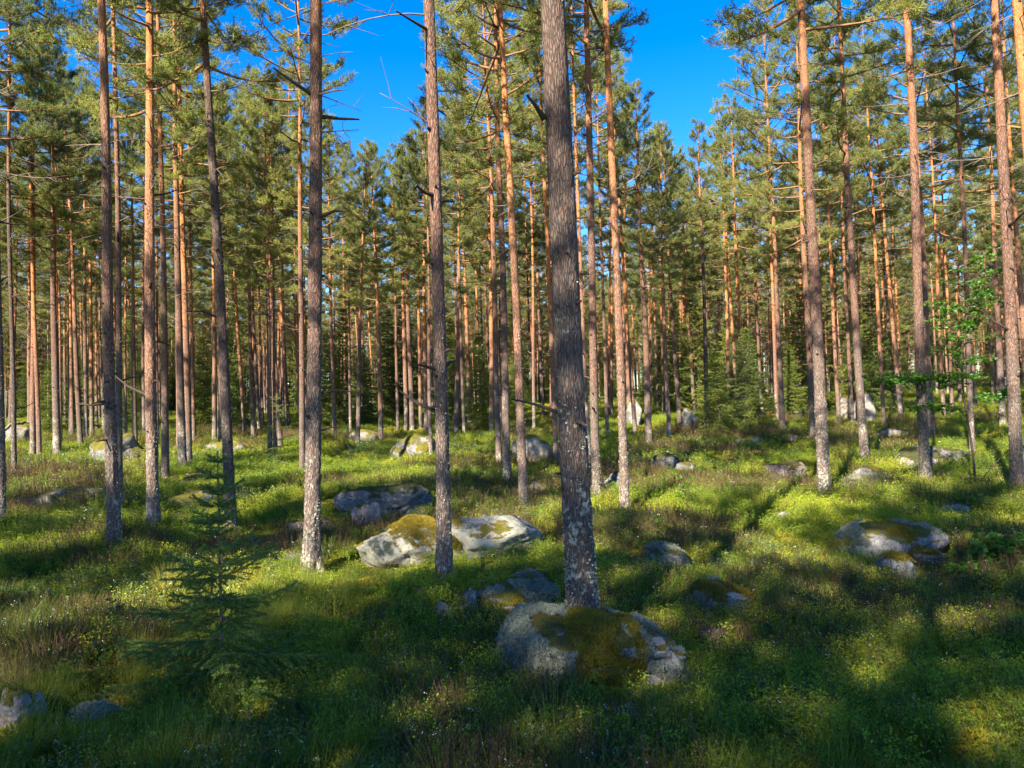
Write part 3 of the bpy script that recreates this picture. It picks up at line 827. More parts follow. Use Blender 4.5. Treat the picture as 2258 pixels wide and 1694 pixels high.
def rock_shape(sx, sy, sz, seed, sub=5, blocky=0.5):
    rng = np.random.default_rng(seed)
    V, F = ICO[sub]; V = V / (np.abs(V) ** 2.8).sum(1, keepdims=True) ** (1 / 2.8)
    V = V * 0.97
    # flatten on a few random planes so that the stone has faces and edges
    for k in range(13):
        nv = nrm(rng.normal(size=3) + np.array([0, 0, 0.25])); h = rng.uniform(0.55, 0.95) if blocky > 0 else 1.2
        d = V @ nv - h
        V = V - np.where(d > 0, d * blocky, 0)[:, None] * nv
    rid = np.abs(noise3(V + seed, 2.3, seed + 21))
    n = noise3(V + seed, 1.4, seed) * 0.34 + noise3(V + seed, 3.4, seed + 5) * 0.16 - np.clip(0.07 - rid, 0, 1) * 1.3 * blocky + noise3(V + seed, 9.0, seed + 9) * 0.06 + (noise3(V, 24.0, seed) * 0.025 if sub > 4 else 0)
    V = V * (1 + n)[:, None]
    return V * np.array([sx, sy, sz]), F

def surface_points(V, F, n, rng):
    a, b, c = V[F[:, 0]], V[F[:, 1]], V[F[:, 2]]
    cr = np.cross(b - a, c - a); ar = np.linalg.norm(cr, axis=1)
    idx = rng.choice(len(F), n, p=ar / ar.sum())
    u, v = rng.random(n), rng.random(n); s = u + v > 1; u[s] = 1 - u[s]; v[s] = 1 - v[s]
    P = a[idx] + (b - a)[idx] * u[:, None] + (c - a)[idx] * v[:, None]
    return P, nrm(cr)[idx]

def tufts(P, N, k, L, w, rng, spread=0.8):
    n = len(P)
    P2 = np.repeat(P, k, 0) + rng.normal(0, L * 0.35, (n * k, 3)); N2 = np.repeat(N, k, 0)
    d = nrm(N2 * 0.7 + nrm(rng.normal(size=(n * k, 3))) * spread)
    v, f = blades(P2 - N2 * L * 0.3, d, rng.uniform(0.6, 1.3, n * k) * L, w, rng)
    return v, f, np.repeat(np.repeat(rng.random(n), k) * 0.6 + rng.random(n * k) * 0.4, 3)

RM = {
    'grey': rock_mat('granite_grey', (0.19, 0.18, 0.185), (0.10, 0.098, 0.10), moss=0.66, mosscol=(0.13, 0.105, 0.015), lichen=0.35),
    'pale': rock_mat('granite_pale', (0.22, 0.20, 0.185), (0.12, 0.11, 0.108), moss=0.5, mosscol=(0.20, 0.155, 0.016), lichen=0.5, pink=0.15),
    'pink': rock_mat('granite_pink', (0.24, 0.19, 0.18), (0.14, 0.115, 0.115), moss=0.55, mosscol=(0.13, 0.11, 0.016), pink=0.3),
    'mossy': rock_mat('granite_mossy', (0.20, 0.185, 0.185), (0.10, 0.095, 0.1), moss=0.92, mosscol=(0.17, 0.14, 0.018)),
    'slab': rock_mat('granite_lichen_slab', (0.24, 0.22, 0.18), (0.15, 0.135, 0.115), moss=0.42, mosscol=(0.21, 0.165, 0.016), lichen=0.9),
    'rust': rock_mat('granite_rust_moss', (0.27, 0.245, 0.225), (0.16, 0.14, 0.13), moss=0.45, mosscol=(0.21, 0.115, 0.014), lichen=0.5),
    'dark': rock_mat('granite_dark', (0.14, 0.13, 0.13), (0.07, 0.068, 0.07), moss=0.55, mosscol=(0.07, 0.07, 0.015), lichen=0.3),
    'gold': rock_mat('granite_gold_moss', (0.21, 0.19, 0.165), (0.12, 0.105, 0.095), moss=0.66, mosscol=(0.21, 0.165, 0.016), lichen=0.5),
}
# x0, x1, top y, bottom y (photograph pixels), material, label, depth share, blockiness
ROCKS = [
 (1140, 1516, 1352, 1540, 'grey', 'boulder at the foot of the big central pine, capped with moss between pale lichen', 0.85, 0.18),
 (948, 1004, 1318, 1372, 'grey', 'small grey stone with a pale cap at the left end of the mossy ledge', 0.8, 0.6),
 (1005, 1055, 1300, 1368, 'grey', 'upright grey stone in the middle of the mossy ledge', 0.8, 0.7),
 (1020, 1250, 1285, 1370, 'mossy', 'low mossy rock ledge left of the big central pine', 0.6, 0.5),
 (1120, 1215, 1262, 1310, 'dark', 'dark rough rock on the back of the mossy ledge', 0.7, 0.7),
 (782, 1020, 1142, 1266, 'slab', 'sloping pale slab boulder, left half of the sunlit rock group', 0.7, 0.6),
 (925, 1205, 1138, 1240, 'slab', 'undercut slab boulder with yellow moss behind the tall red brown pine', 0.6, 0.75),
 (738, 948, 1068, 1150, 'dark', 'dark moss topped boulder behind the sunlit slab boulders', 0.6, 0.4),
 (775, 850, 1106, 1165, 'pink', 'pale pinkish stone leaning on the front of the dark moss topped boulder', 0.7, 0.6),
 (885, 950, 1112, 1150, 'pale', 'white grey stone at the right front of the dark moss topped boulder', 0.7, 0.7),
 (617, 742, 1140, 1182, 'pale', 'flat grey slab crossing behind the thick reddish leaning pine', 0.7, 0.6),
 (540, 640, 1178, 1215, 'grey', 'low mossy grey stone left of the flat grey slab', 0.7, 0.4),
 (622, 665, 1205, 1240, 'grey', 'small dull stone beside the foot of the thick reddish leaning pine', 0.7, 0.4),
 (25, 215, 1076, 1128, 'grey', 'long low shaded boulder near the left edge', 0.5, 0.5),
 (352, 468, 1078, 1132, 'gold', 'mounded pale boulder with brown moss right of the brightly sunlit pale orange pine', 0.8, 0.4),
 (378, 495, 1044, 1085, 'pink', 'pinkish red boulder with a pale top', 0.7, 0.6),
 (372, 415, 1126, 1152, 'grey', 'small grey stone in front of the mounded pale boulder', 0.8, 0.5),
 (182, 318, 955, 1036, 'mossy', 'mossy boulder with a grey blue front face, behind the dark brown pine', 0.9, 0.8),
 (850, 958, 958, 1024, 'mossy', 'mossy boulder split by a black crevice', 0.9, 0.8),
 (765, 838, 946, 982, 'gold', 'low yellow mossy mound beside the slender pine', 0.8, 0.2),
 (1128, 1222, 955, 1028, 'gold', 'yellow mossy boulder with dark cracks left of the central pine', 0.9, 0.8),
 (-20, 64, 1515, 1620, 'pale', 'pale boulder with a yellow moss patch in the lower left corner', 0.9, 0.5),
 (128, 245, 1562, 1602, 'grey', 'low grey stone sunk in the plants beside the lower left boulder', 0.7, 0.4),
 (1508, 1672, 1282, 1362, 'rust', 'triangular boulder with a pale tip and rusty moss', 0.7, 0.5),
 (1395, 1532, 1204, 1268, 'grey', 'grey rounded boulder in shade left of the sunny grass', 0.7, 0.5),
 (1900, 2130, 1150, 1245, 'mossy', 'large grassy topped boulder with a purple grey left face', 0.6, 0.5),
 (1938, 2030, 1220, 1300, 'grey', 'rounded blue grey boulder in front of the large grassy topped one', 0.8, 0.5),
 (2022, 2090, 1214, 1248, 'grey', 'small pale stone right of the rounded blue grey boulder', 0.8, 0.5),
 (2064, 2155, 1104, 1150, 'grey', 'lichen grey boulder left of the leafy sapling foot', 0.7, 0.5),
 (1695, 1790, 1014, 1064, 'pink', 'pale pink boulder left of the tall sunlit pine', 0.7, 0.6),
 (1868, 1980, 1026, 1080, 'gold', 'boulder with orange patches in front of the leaning pine', 0.7, 0.5),
 (1985, 2150, 984, 1050, 'dark', 'large overhanging mossy boulder behind the twin pines', 0.7, 0.6),
 (1988, 2030, 1008, 1048, 'pale', 'pale stone under the large overhanging mossy boulder', 0.7, 0.6),
 (1930, 2030, 944, 976, 'pale', 'bright flat boulder on the sunny slope', 0.6, 0.6),
 (1855, 1890, 866, 940, 'pale', 'upright pale boulder left of the leaning pine stem', 0.9, 0.7),
 (1895, 1945, 865, 945, 'pale', 'tall rounded pale boulder right of the leaning pine stem', 0.9, 0.5),
 (1386, 1424, 880, 950, 'grey', 'upright pale boulder far behind the glowing orange pine', 0.9, 0.7),
 (1504, 1550, 898, 956, 'grey', 'square grey boulder beside the crooked pale pine', 0.9, 0.9),
 (1438, 1508, 996, 1046, 'dark', 'dark rounded boulder right of the glowing orange pine', 0.8, 0.4),
 (1492, 1540, 1018, 1046, 'grey', 'small rounded grey stone touching the dark rounded boulder', 0.8, 0.4),
 (1330, 1408, 1038, 1100, 'dark', 'dark mossy boulder behind the foot of the glowing orange pine', 0.8, 0.5),
 (1585, 1640, 1040, 1062, 'grey', 'low blue grey stone in the middle of the green slope', 0.8, 0.4),
 (1562, 1622, 1172, 1198, 'pale', 'pale flat stone at the edge of the shadow', 0.7, 0.5),
 (1698, 1748, 1126, 1146, 'grey', 'small dark flat stone in the lit moss, left of the tall sunlit pine foot', 0.7, 0.5),
 (1750, 1790, 903, 934, 'pale', 'far pale boulder left of the tall sunlit pine', 0.8, 0.6),
 (1722, 1764, 956, 976, 'pale', 'low pale stone in front of two touching stems', 0.7, 0.4),
 (-10, 62, 926, 988, 'gold', 'pale boulder with an orange moss cap at the left edge', 0.8, 0.7),
 (432, 535, 972, 1006, 'gold', 'orange mossy mound with a grey stone end', 0.8, 0.2),
 (1630, 1695, 958, 990, 'gold', 'brownish mossy stone below the dark spruce thicket', 0.8, 0.4),
 (1080, 1108, 1408, 1432, 'grey', 'fist sized blue grey stone left of the front boulder', 0.8, 0.5),
 (1168, 1212, 1060, 1098, 'pale', 'pale lichen mound right of the leaning bright orange pine', 0.8, 0.2),
 (1350, 1430, 1550, 1600, 'dark', 'purple dark stone showing in the grass under the front boulder', 0.8, 0.3),
]
ROCK_DISC = []
for k, (x0, x1, yt, yb, mk, lab, dsh, blk) in enumerate(ROCKS):
    cx = (x0 + x1) / 2
    B = hit(cx, yb - (yb - yt) * 0.12)
    depth = float((B - CAM) @ FWD)
    W = (x1 - x0) / FPX * depth; Hh = (yb - yt) / FPX * depth
    sx = W / 2; sy = max(sx * dsh, Hh * 0.45)
    # the part above the ground is about 0.65 of the full height
    B2 = B + np.array([0, sy * 0.75, 0]); B2[2] = ground(B2[0], B2[1])
    top = CAM + ray(cx, yt) * float((B2 - CAM) @ FWD)
    bot = min(B[2], B2[2])
    hh = max(0.08, top[2] - bot)
    sz = hh * 0.72
    Wk = float((B2 - CAM) @ FWD) / depth
    sub = 6 if (k == 0) else (5 if depth < 16 else 4)
    V, F = rock_shape(sx * Wk * 1.03, sy, sz, 30 + k, sub, blk)
    if mk == 'rust': V[:, 2] *= np.clip(1.15 - 0.75 * np.abs(V[:, 0] / sx + 0.25), 0.2, 2)
    V[:, 2] *= (top[2] - (bot + hh * 0.30)) / max(V[:, 2].max(), 1e-3)
    cen = np.array([B2[0], B2[1], bot + hh * 0.30])
    gg = Geo(); gg.add(V, F, 0)
    me = gg.mesh('boulder', [RM[mk]])
    ROCK_DISC.append((cen[0], cen[1], sx, sy))
    if depth < 8.5 and W > 0.25:
        t = empty('boulder', cen, lab, 'boulder', 'boulders on the forest floor')
        obj('stone', me, t)
        rng = np.random.default_rng(300 + k)
        n = int(60000 * min(1.0, W * W)) if k else 120000
        P, N = surface_points(V, F, n, rng)
        up = N[:, 2]
        mn = noise3(P / max(sx, 0.15) + k, 1.7, k + 2) + 0.35 * noise3(P / max(sx, 0.15), 5.0, k)
        if k == 0:
            ux = P[:, 0] / sx
            mband = np.abs(ux - 0.10 + 0.16 * noise3(P, 4.0, 5)) < 0.42
            lb = (np.abs(ux - 0.30 - 0.22 * (0.6 - P[:, 2] / sz) + 0.1 * noise3(P, 6.0, 8)) < 0.085) & (P[:, 2] < 0.80 * sz) & (P[:, 2] > 0.25 * sz)
            mmask = mband & ~lb & (P[:, 2] > -0.15) & (mn > -0.75)
            lmask = (~mband | lb) & (up > 0.05) & (mn > -0.12)
        elif mk in ('mossy', 'gold', 'dark'):
            mmask = (up > 0.35) & (mn > -0.02); lmask = (up > 0.2) & (mn < -0.30)
        else:
            mmask = (up > 0.45) & (mn > 0.12); lmask = (up > 0.25) & (mn < -0.12)
        if mmask.sum() > 50:
            pm = P[mmask]; lm = np.clip(noise3(pm, 9.0, 6) + 0.5, 0, 1)[:, None] * 0.028
            v, f, a = tufts(pm + N[mmask] * lm, N[mmask], 3, 0.017, 0.005, rng)
            gm = Geo(); gm.add(v, f, 0, a); obj('moss_cushion', gm.mesh('moss_cushion', [M['mosstuft']], smooth=()), t)['kind'] = 'stuff'
        if lmask.sum() > 50:
            pl = P[lmask]
            lump = np.clip(noise3(pl, 13.0, 4) + 0.5 + 1.1 * noise3(pl, 34.0, 14), 0, 2)[:, None] * 0.030
            v, f, a = tufts(pl + N[lmask] * lump, N[lmask], 3, 0.016, 0.0055, rng, 1.2)
            gm = Geo(); gm.add(v, f, 0, a); obj('lichen_cushion', gm.mesh('lichen_cushion', [M['lichen']], smooth=()), t)['kind'] = 'stuff'
    else:
        o = obj('boulder', me, None, cen)
        tag(o, lab, 'boulder', 'boulders on the forest floor')

# ------------------------------------------------------------------ stump
B = hit(1568, 1446)
g = Geo()
zs = np.linspace(-0.1, 0.16, 12); P = np.stack([zs * 0, zs * 0, zs], 1)
V, F = tube(P, 0.095 * (1 + 0.5 * np.exp(-(zs + 0.1) / 0.08)), 26)
th = np.arctan2(V[:, 1], V[:, 0])
V[:, :2] *= (1 + 0.18 * np.sin(th * 5 + 1) + 0.06 * np.sin(th * 13))[:, None]
V[:, 2] += np.where(V[:, 2] > 0.1, 0.05 * np.sin(th * 4) + 0.03 * np.sin(th * 9 + 2), 0)
g.add(V, F)
t = empty('tree_stump', B, 'small rotten dark stump right of the front boulder', 'stump')
obj('stump_wood', g.mesh('stump_wood', [M['knot']]), t)

# ------------------------------------------------------------------ leafy saplings
def leafy(name, label, B, stems, r0, leafL, nleaf, seed, cat='sapling', layers=True, stemmat='dead'):
    """stems: list of polylines (world points); twigs with leaves stand off the upper parts"""
    rng = np.random.default_rng(seed)
    t = empty(name, B, label, cat)
    g = Geo(); c = Geo()
    for P, ra, rb, lo, twL, ntw in stems:
        P = np.array(P) - B
        tt = np.linspace(0, 1, len(P)); n = 14; u = np.linspace(0, 1, n)
        Q = np.stack([np.interp(u, tt, P[:, i]) for i in range(3)], 1)
        v, f = tube(Q, ra + (rb - ra) * u, 7); g.add(v, f, 0)
        b0, d0 = [], []
        for k in range(ntw):
            s = lo + (1 - lo) * (k + rng.random()) / ntw
            b = np.array([np.interp(s, u, Q[:, i]) for i in range(3)])
            az = rng.uniform(0, 6.28); L = twL * rng.uniform(0.4, 1.1)
            Pb, d = branch_path(b, az, rng.uniform(0.0, 0.35), L, rng.uniform(-0.4, 0.1), rng, 6)
            v, f = tube(Pb, rb * (1 - 0.8 * np.linspace(0, 1, 6)) + 0.0008, 4); c.add(v, f, 0)
            m = max(3, int(nleaf * L)); w = rng.random(m) * 4.99; a = w.astype(int); fr = (w - a)[:, None]
            b0.append(Pb[a] * (1 - fr) + Pb[a + 1] * fr + rng.normal(0, leafL * 0.35, (m, 3)) * np.array([1, 1, 0.8])); dd = d[a] * 0.5 + rng.normal(0, 0.7, (m, 3)) * np.array([1, 1, 0.35]); d0.append(dd)
        b0 = np.concatenate(b0); d0 = np.concatenate(d0)
        v, f = leaves(b0, d0, rng.uniform(0.6, 1.2, len(b0)) * leafL, rng.uniform(0.4, 0.65, len(b0)) * leafL, rng, 0.45, 0.15)
        c.add(v, f, 1, np.repeat(rng.random(len(b0)), 4))
    obj('stem', g.mesh('sapling_stem', [M[stemmat]]), t)
    obj('foliage', c.mesh('sapling_foliage', [M['sprig'], M['broadleaf']], smooth=(0,)), t)
    return t

B = hit(2152, 1092); dep = float((B - CAM) @ FWD)
def at(px, py, dd=0.0): return CAM + ray(px, py) * (dep + dd)
leafy('leafy_sapling', 'slender leafy sapling with bright lit leaves before the twin pines', B, [
    ([B, at(2146, 1000), at(2124, 870), at(2118, 760), at(2140, 660), at(2178, 545)], 0.020, 0.006, 0.45, 0.55, 34),
    ([at(2124, 870), at(2070, 835, -0.1), at(1990, 838, -0.15), at(1945, 845, -0.2)], 0.008, 0.003, 0.15, 0.40, 44),
    ([at(2120, 780), at(2080, 720, 0.1), at(2060, 670, 0.2)], 0.006, 0.003, 0.25, 0.38, 14),
    ([at(2130, 900), at(2060, 905, 0.1), at(2010, 900, 0.2)], 0.006, 0.003, 0.25, 0.38, 14),
    ([at(2135, 930), at(2180, 880, 0.1), at(2215, 870, 0.2)], 0.006, 0.003, 0.4, 0.38, 12),
    ([at(2118, 760), at(2150, 700, 0.1), at(2180, 640, 0.2)], 0.006, 0.003, 0.25, 0.38, 14),
    ([at(2152, 1085), at(2170, 1050, 0.1), at(2215, 1000, 0.2), at(2250, 985, 0.2)], 0.012, 0.003, 0.7, 0.25, 3),
], 0.02, 0.072, 85, 5, stemmat='knot')
def sprout(px, py, hpx, wpx, label, seed, leafL=0.035, n=5, nleaf=70, name='leafy_seedling', ntw=5):
    B = hit(px, py); d = float((B - CAM) @ FWD); H = hpx / FPX * d; W = wpx / FPX * d
    rng = np.random.default_rng(seed); st = []
    for k in range(n):
        a = rng.uniform(0, 6.28); r = W * 0.35 * rng.random()
        tip = B + np.array([math.cos(a) * r, math.sin(a) * r, H * rng.uniform(0.65, 1.0)])
        st.append(([B, (B * 0.45 + tip * 0.55) + rng.normal(0, H * 0.05, 3), tip], 0.005, 0.002, 0.35, W * 0.35, ntw))
    leafy(name, label, B, st, 0.005, leafL, nleaf, seed, 'seedling', stemmat='sprig')
sprout(262, 1395, 70, 60, 'dark leafed small sprout in front of the sunny grass on the left', 61, 0.05, 4, 60)
sprout(205, 1305, 60, 50, 'pale leafed sprout, leftmost of the small ones in the sunny band', 62, 0.04, 3, 50)
sprout(300, 1290, 75, 70, 'pale leafed sprout in the middle of the small ones behind the sunny band', 63, 0.04, 4, 50)
sprout(372, 1275, 70, 40, 'pale leafed single sprout right of the others beside the pale stone', 64, 0.045, 2, 50)
sprout(498, 1060, 70, 60, 'bright green sprout at the foot of the leaning blackish pine', 65, 0.06, 4, 50)
sprout(1510, 1130, 85, 60, 'fresh green bush between the glowing orange pine and the shaded grass', 66, 0.05, 6, 70)
sprout(2215, 1265, 90, 170, 'broad leafed light green plant at the right edge', 67, 0.085, 12, 36, 'leafy_shrub')
sprout(2130, 1290, 55, 110, 'broad leafed dull plant left of the light green one at the right edge', 68, 0.075, 8, 36, 'leafy_shrub')
sprout(2062, 990, 80, 30, 'thin pale stemmed birch sapling in the sun beside the twin pines', 69, 0.05, 2, 40, 'leafy_seedling')

# ------------------------------------------------------------------ undergrowth
SRC = bpy.data.collections.new('plant_sources')      # not linked to the scene: only holds the source shapes
def source(name, g, mats, smooth=()):
    o = bpy.data.objects.new(name, g.mesh(name, mats, smooth)); return o

def bilberry(seed, H=0.16, W=0.13, ns=16, nlf=24):
    rng = np.random.default_rng(seed); g = Geo(); B0, D0 = [], []
    for k in range(ns):
        a = rng.uniform(0, 6.28); r = W * math.sqrt(rng.random()); h = H * rng.uniform(0.55, 1.1)
        b = np.array([math.cos(a) * r * 0.5, math.sin(a) * r * 0.5, -0.03]); e = np.array([math.cos(a) * r * 1.1, math.sin(a) * r * 1.1, h]) + rng.normal(0, 0.012, 3)
        v, f = tube(np.stack([b, (b + e) / 2 + rng.normal(0, 0.008, 3), e]), [0.0016, 0.0013, 0.0008], 3, False); g.add(v, f, 1)
        u = rng.uniform(0.35, 1.02, nlf)
        B0.append(b + (e - b) * u[:, None] + rng.normal(0, 0.012, (nlf, 3))); D0.append(nrm(rng.normal(size=(nlf, 3)) * np.array([1, 1, 0.4]) + np.array([0, 0, 0.45])))
    B0 = np.concatenate(B0); D0 = np.concatenate(D0); n = len(B0)
    v, f = leaves(B0, D0, rng.uniform(0.010, 0.018, n), rng.uniform(0.006, 0.010, n), rng, 0.45)
    g.add(v, f, 0, np.repeat(np.clip(0.5 * rng.random(n) + 0.5 * rng.random(), 0, 1), 4))
    return g
def grass(seed, H=0.24, W=0.06, nb=95, w=0.0019, bend=0.5):
    rng = np.random.default_rng(seed); g = Geo()
    a = rng.uniform(0, 6.28, nb); r = W * np.sqrt(rng.random(nb)); h = H * rng.uniform(0.45, 1.15, nb)
    b = np.stack([np.cos(a) * r, np.sin(a) * r, np.full(nb, -0.03)], 1)
    out = np.stack([np.cos(a), np.sin(a), 0 * a], 1) * rng.uniform(0.1, 1.0, nb)[:, None] + rng.normal(0, 0.25, (nb, 3)) * np.array([1, 1, 0])
    q = nrm(np.cross(out + 1e-4, [0, 0, 1.0]) + rng.normal(0, 0.5, (nb, 3)) * np.array([1, 1, 0]))
    pts = []
    for s in (0, 0.4, 0.75, 1.0):
        c = b + np.array([0, 0, 1.0]) * (h * (s - 0.22 * bend * s * s))[:, None] + out * (h * bend * s * s)[:, None]
        ww = w * (1 - 0.8 * s)
        pts += [c - q * ww / 2, c + q * ww / 2]
    V = np.stack(pts, 1).reshape(-1, 3)
    i = np.arange(nb)[:, None] * 8; F = []
    for s in range(3):
        o = s * 2; F += [i + np.array([[o, o + 1, o + 3]]), i + np.array([[o, o + 3, o + 2]])]
    g.add(V, np.concatenate(F), 0, np.repeat(rng.random(nb), 8))
    return g
def lingon(seed, ns=14, nlf=12, flowers=3):
    rng = np.random.default_rng(seed); g = Geo(); B0, D0 = [], []
    for k in range(ns):
        a = rng.uniform(0, 6.28); r = 0.12 * math.sqrt(rng.random()); h = rng.uniform(0.07, 0.15)
        b = np.array([math.cos(a) * r * 0.8, math.sin(a) * r * 0.8, -0.03]); e = np.array([math.cos(a) * r * 1.1, math.sin(a) * r * 1.1, h])
        v, f = tube(np.stack([b, (b + e) / 2, e]), [0.0015, 0.0012, 0.0008], 3, False); g.add(v, f, 1)
        u = rng.uniform(0.3, 1.02, nlf)
        B0.append(b + (e - b) * u[:, None] + rng.normal(0, 0.006, (nlf, 3))); D0.append(nrm(rng.normal(size=(nlf, 3)) * np.array([1, 1, 0.3]) + np.array([0, 0, 0.35])))
        if k < flowers:
            m = 3
            P = np.repeat((e + rng.normal(0, 0.01, 3))[None], m, 0) + rng.normal(0, 0.005, (m, 3))
            v, f = leaves(P, rng.normal(size=(m, 3)), 0.007, 0.006, rng, 0.2); g.add(v, f, 2)
    B0 = np.concatenate(B0); D0 = np.concatenate(D0); n = len(B0)
    v, f = leaves(B0, D0, rng.uniform(0.014, 0.022, n), rng.uniform(0.008, 0.012, n), rng, 0.4)
    g.add(v, f, 0, np.repeat(rng.random(n), 4))
    return g
def heather(seed, ns=30):
    rng = np.random.default_rng(seed); g = Geo(); B0, D0 = [], []
    for k in range(ns):
        a = rng.uniform(0, 6.28); r = 0.13 * math.sqrt(rng.random()); h = rng.uniform(0.08, 0.22)
        b = np.array([math.cos(a) * r * 0.5, math.sin(a) * r * 0.5, -0.03]); e = np.array([math.cos(a) * r * 1.2, math.sin(a) * r * 1.2, h]) + rng.normal(0, 0.015, 3)
        v, f = tube(np.stack([b, (b + e) / 2 + rng.normal(0, 0.008, 3), e]), [0.0016, 0.0012, 0.0008], 3, False); g.add(v, f, 1)
        u = rng.uniform(0.25, 1.0, 26)
        B0.append(b + (e - b) * u[:, None]); D0.append(nrm(nrm(e - b)[None] * 0.7 + rng.normal(0, 0.7, (26, 3))))
        if k < 1:
            P = np.repeat(e[None], 2, 0) + rng.normal(0, 0.004, (2, 3)); v, f = leaves(P, rng.normal(size=(2, 3)), 0.006, 0.005, rng, 0.2); g.add(v, f, 2)
    B0 = np.concatenate(B0); D0 = np.concatenate(D0); n = len(B0)
    v, f = blades(B0, D0, rng.uniform(0.008, 0.015, n), 0.0032, rng); g.add(v, f, 0, np.repeat(rng.random(n), 3))
    return g
def mosspad(seed):
    rng = np.random.default_rng(seed); g = Geo(); n = 700
    a = rng.uniform(0, 6.28, n); r = 0.16 * np.sqrt(rng.random(n))
    z = 0.055 * (1 - (r / 0.16) ** 2) - 0.012
    b = np.stack([np.cos(a) * r, np.sin(a) * r, z], 1)
    d = nrm(rng.normal(size=(n, 3)) * 0.7 + np.array([0, 0, 0.8]) + np.stack([np.cos(a), np.sin(a), 0 * a], 1) * (r / 0.16)[:, None] * 0.6)
    v, f = leaves(b, d, rng.uniform(0.012, 0.03, n), 0.008, rng, 0.2); g.add(v, f, 0, np.repeat(rng.random(n), 4))
    return g

def scatter(name, label, cat, sources, seed, density, scale, patch=None, tilt=0.15, rmax=60, edges=None):
    """density(y): plants per square metre at that distance; patch(x, y): where the plant grows (0..1)"""
    rng = np.random.default_rng(seed)
    P = []
    edges = edges or [1.2, 2.5, 4, 6, 8, 11, 15, 20, 27, 36, 48, 62, 80]
    for a, b in zip(edges[:-1], edges[1:]):
        if a >= rmax: break
        xw = 0.80 * b + 2.0
        n = int(density((a + b) / 2) * (b - a) * 2 * xw)
        x = rng.uniform(-xw, xw, n); y = rng.uniform(a, b, n)
        keep = np.abs(x) < 0.80 * y + 2.0
        if patch is not None: keep &= rng.random(n) < patch(x, y)
        for cx, cy, sx, sy in ROCK_DISC:
            keep &= ((x - cx) / (sx * 0.94 + 0.02)) ** 2 + ((y - cy + 0.09) / (sy * 0.9 + 0.11)) ** 2 > 1
        P.append(np.stack([x, y], 1)[keep])
    P = np.concatenate(P); n = len(P)
    z = ground(P[:, 0], P[:, 1])
    me = bpy.data.meshes.new(name)
    me.vertices.add(n); me.vertices.foreach_set('co', np.column_stack([P, z]).astype(np.float32).ravel())
    rot = np.column_stack([rng.normal(0, tilt, n), rng.normal(0, tilt, n), rng.uniform(0, 6.283, n)])
    dist = np.hypot(P[:, 0], P[:, 1])
    sc = rng.uniform(0.7, 1.25, n) * np.array([scale(d) for d in dist])
    at = me.attributes.new('rot', 'FLOAT_VECTOR', 'POINT'); at.data.foreach_set('vector', rot.astype(np.float32).ravel())
    at = me.attributes.new('scl', 'FLOAT', 'POINT'); at.data.foreach_set('value', sc.astype(np.float32))
    at = me.attributes.new('idx', 'INT', 'POINT'); at.data.foreach_set('value', rng.integers(0, len(sources), n).astype(np.int32))
    c = bpy.data.collections.new(name + '_shapes')
    for s in sources: c.objects.link(s)
    o = obj(name, me)
    tag(o, label, cat, kind='stuff')
    ng = bpy.data.node_groups.new(name, 'GeometryNodeTree')
    ng.interface.new_socket('Geometry', in_out='INPUT', socket_type='NodeSocketGeometry')
    ng.interface.new_socket('Geometry', in_out='OUTPUT', socket_type='NodeSocketGeometry')
    N = ng.nodes; Lk = ng.links
    gi = N.new('NodeGroupInput'); go = N.new('NodeGroupOutput'); ip = N.new('GeometryNodeInstanceOnPoints')
    ci = N.new('GeometryNodeCollectionInfo'); ci.inputs[0].default_value = c; ci.inputs[1].default_value = True; ci.inputs[2].default_value = True
    def na(ty, nm):
        x = N.new('GeometryNodeInputNamedAttribute'); x.data_type = ty; x.inputs[0].default_value = nm; return x.outputs[0]
    er = N.new('FunctionNodeEulerToRotation')
    Lk.new(na('FLOAT_VECTOR', 'rot'), er.inputs[0])
    Lk.new(gi.outputs[0], ip.inputs['Points']); Lk.new(ci.outputs[0], ip.inputs['Instance'])
    ip.inputs['Pick Instance'].default_value = True
    Lk.new(na('INT', 'idx'), ip.inputs['Instance Index']); Lk.new(er.outputs[0], ip.inputs['Rotation']); Lk.new(na('FLOAT', 'scl'), ip.inputs['Scale'])
    Lk.new(ip.outputs[0], go.inputs[0])
    md = o.modifiers.new('plants', 'NODES'); md.node_group = ng
    return n

def soft(v, lo, hi): return np.clip((v - lo) / (hi - lo), 0, 1)
def p_grass(x, y): return np.where(y < 5.2, 0.35, 0.0) + 0.12 + 0.88 * soft(vnoise(x / 2.3, y / 2.3, 41) + 0.25 * vnoise(x / 0.8, y / 0.8, 42), -0.05, 0.15)
def p_bil(x, y): return np.where(y < 5.0, 0.55, 1.0) * (0.12 + 0.88 * soft(-vnoise(x / 2.3, y / 2.3, 41) + 0.3 * vnoise(x / 0.9, y / 0.9, 44), -0.12, 0.10))
def p_hea(x, y): return soft(vnoise(x / 1.9, y / 1.9, 51) + 0.2 * vnoise(x / 0.6, y / 0.6, 52), -0.02, 0.14)
def p_lin(x, y): return 0.1 + 0.9 * soft(vnoise(x / 1.5, y / 1.5, 61), 0.0, 0.15)
def dens(n0, d0=6.0, e=1.35): return lambda d: n0 * min(1.0, (d0 / d)) ** e
def grow(d0=7.0, mx=2.2): return lambda d: min(mx, max(1.0, (d / d0) ** 0.55))
tot = 0
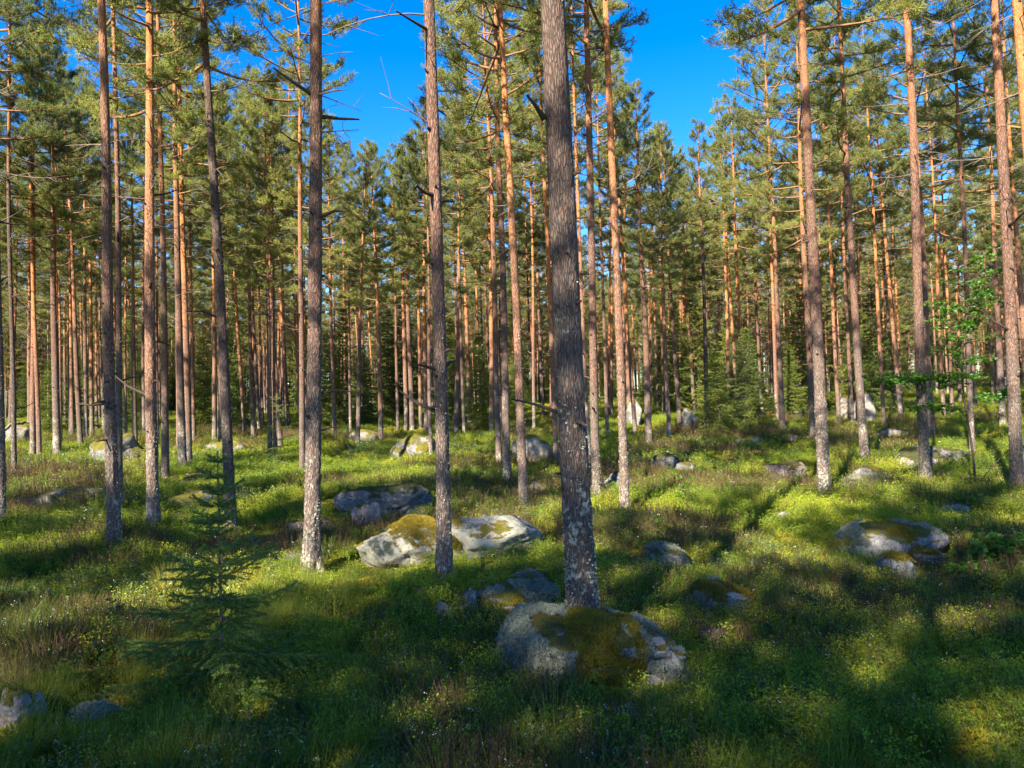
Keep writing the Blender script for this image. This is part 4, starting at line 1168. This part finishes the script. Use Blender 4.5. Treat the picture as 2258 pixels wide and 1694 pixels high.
def joined(parts, name):
    g = Geo(); mats = []
    for me, sc in parts:
        V = np.empty(len(me.vertices) * 3, np.float32); me.vertices.foreach_get('co', V)
        F = np.empty(len(me.polygons) * 3, np.int32); me.loops.foreach_get('vertex_index', F)
        mi = np.empty(len(me.polygons), np.int32); me.polygons.foreach_get('material_index', mi)
        a = np.empty(len(me.vertices), np.float32); me.attributes['rnd'].data.foreach_get('value', a)
        F = F.reshape(-1, 3)
        b = len(mats); mats += list(me.materials)
        g.V.append(V.reshape(-1, 3) * np.array(sc)); g.F.append(F.astype(np.int64) + g.n); g.M.append(mi + b); g.A.append(a); g.n += len(a)
    return source(name, g, mats)
far_src = [joined([(TRUNK_SHARED[kk], (1, 1, 1)), (CROWN[kk[0]], (1, 1, 1))], 'far_pine_a%d' % i) for i, kk in enumerate(list(TRUNK_SHARED)[:6])]
far_src += [joined([(TRUNK_SHARED[kk], (0.8, 0.8, 0.62)), (CROWN[kk[0]], (0.95, 0.95, 0.62))], 'far_pine_c%d' % i) for i, kk in enumerate(list(TRUNK_SHARED)[3:7])]
far_src += [joined([(SP[i][0], (1.2, 1.2, 0.95)), (SP[i][1], (1.2, 1.2, 0.95))], 'far_spruce_b%d' % i) for i in range(2)]
def p_far(x, y): return (y > 64).astype(float)
tot += scatter('bilberry_shrubs', 'low fresh green bilberry shrubs covering most of the forest floor', 'shrubs', [source('bilberry_a%d' % k, bilberry(k, ns=13 + 2 * k), [M['bilberry'], M['sprig']]) for k in range(5)], 1, dens(95, 6, 1.15), grow(8, 1.7), p_bil, rmax=80)
tot += scatter('hair_grass', 'fine wavy grass tufts growing between the shrubs', 'grass', [source('grass_a%d' % k, grass(20 + k, 0.20 + 0.03 * k, 0.05 + 0.012 * k, 110), [M['grass']]) for k in range(5)], 2, dens(42, 4.5, 2.1), (lambda d: 0.95), p_grass, rmax=60)
tot += scatter('lingonberry', 'dark glossy lingonberry with tiny white flowers', 'shrubs', [source('lingon_a%d' % k, lingon(40 + k, flowers=(k + 1) // 2), [M['lingon'], M['sprig'], M['white']]) for k in range(4)], 3, dens(44), grow(), p_lin, rmax=25)
tot += scatter('heather', 'brownish heather sprigs with pale specks', 'shrubs', [source('heather_a%d' % k, heather(60 + k), [M['heather'], M['sprig'], M['white']]) for k in range(4)], 4, dens(48), grow(), p_hea, rmax=30)
tot += scatter('moss_pads', 'yellow green moss cushions on the ground', 'moss', [source('moss_a%d' % k, mosspad(80 + k), [M['mossy']]) for k in range(3)], 5, dens(40, 6, 1.2), grow(7, 3.0), None, rmax=60)
far_edges = [64, 80, 100, 130, 170]
tot += scatter('distant_forest', 'far off wood of pines and spruces closing the view behind the stand', 'forest', far_src, 9, lambda d: 0.23 if d < 100 else 0.08, lambda d: 0.85, p_far, tilt=0.015, rmax=170, edges=far_edges)
print('plants', tot, 'objects', len(scene.objects))

scene.render.engine = 'CYCLES'
cy = scene.cycles
cy.max_bounces = 6; cy.diffuse_bounces = 4; cy.glossy_bounces = 2; cy.transmission_bounces = 3; cy.transparent_max_bounces = 4
cy.use_denoising = True
cy.caustics_reflective = False; cy.caustics_refractive = False
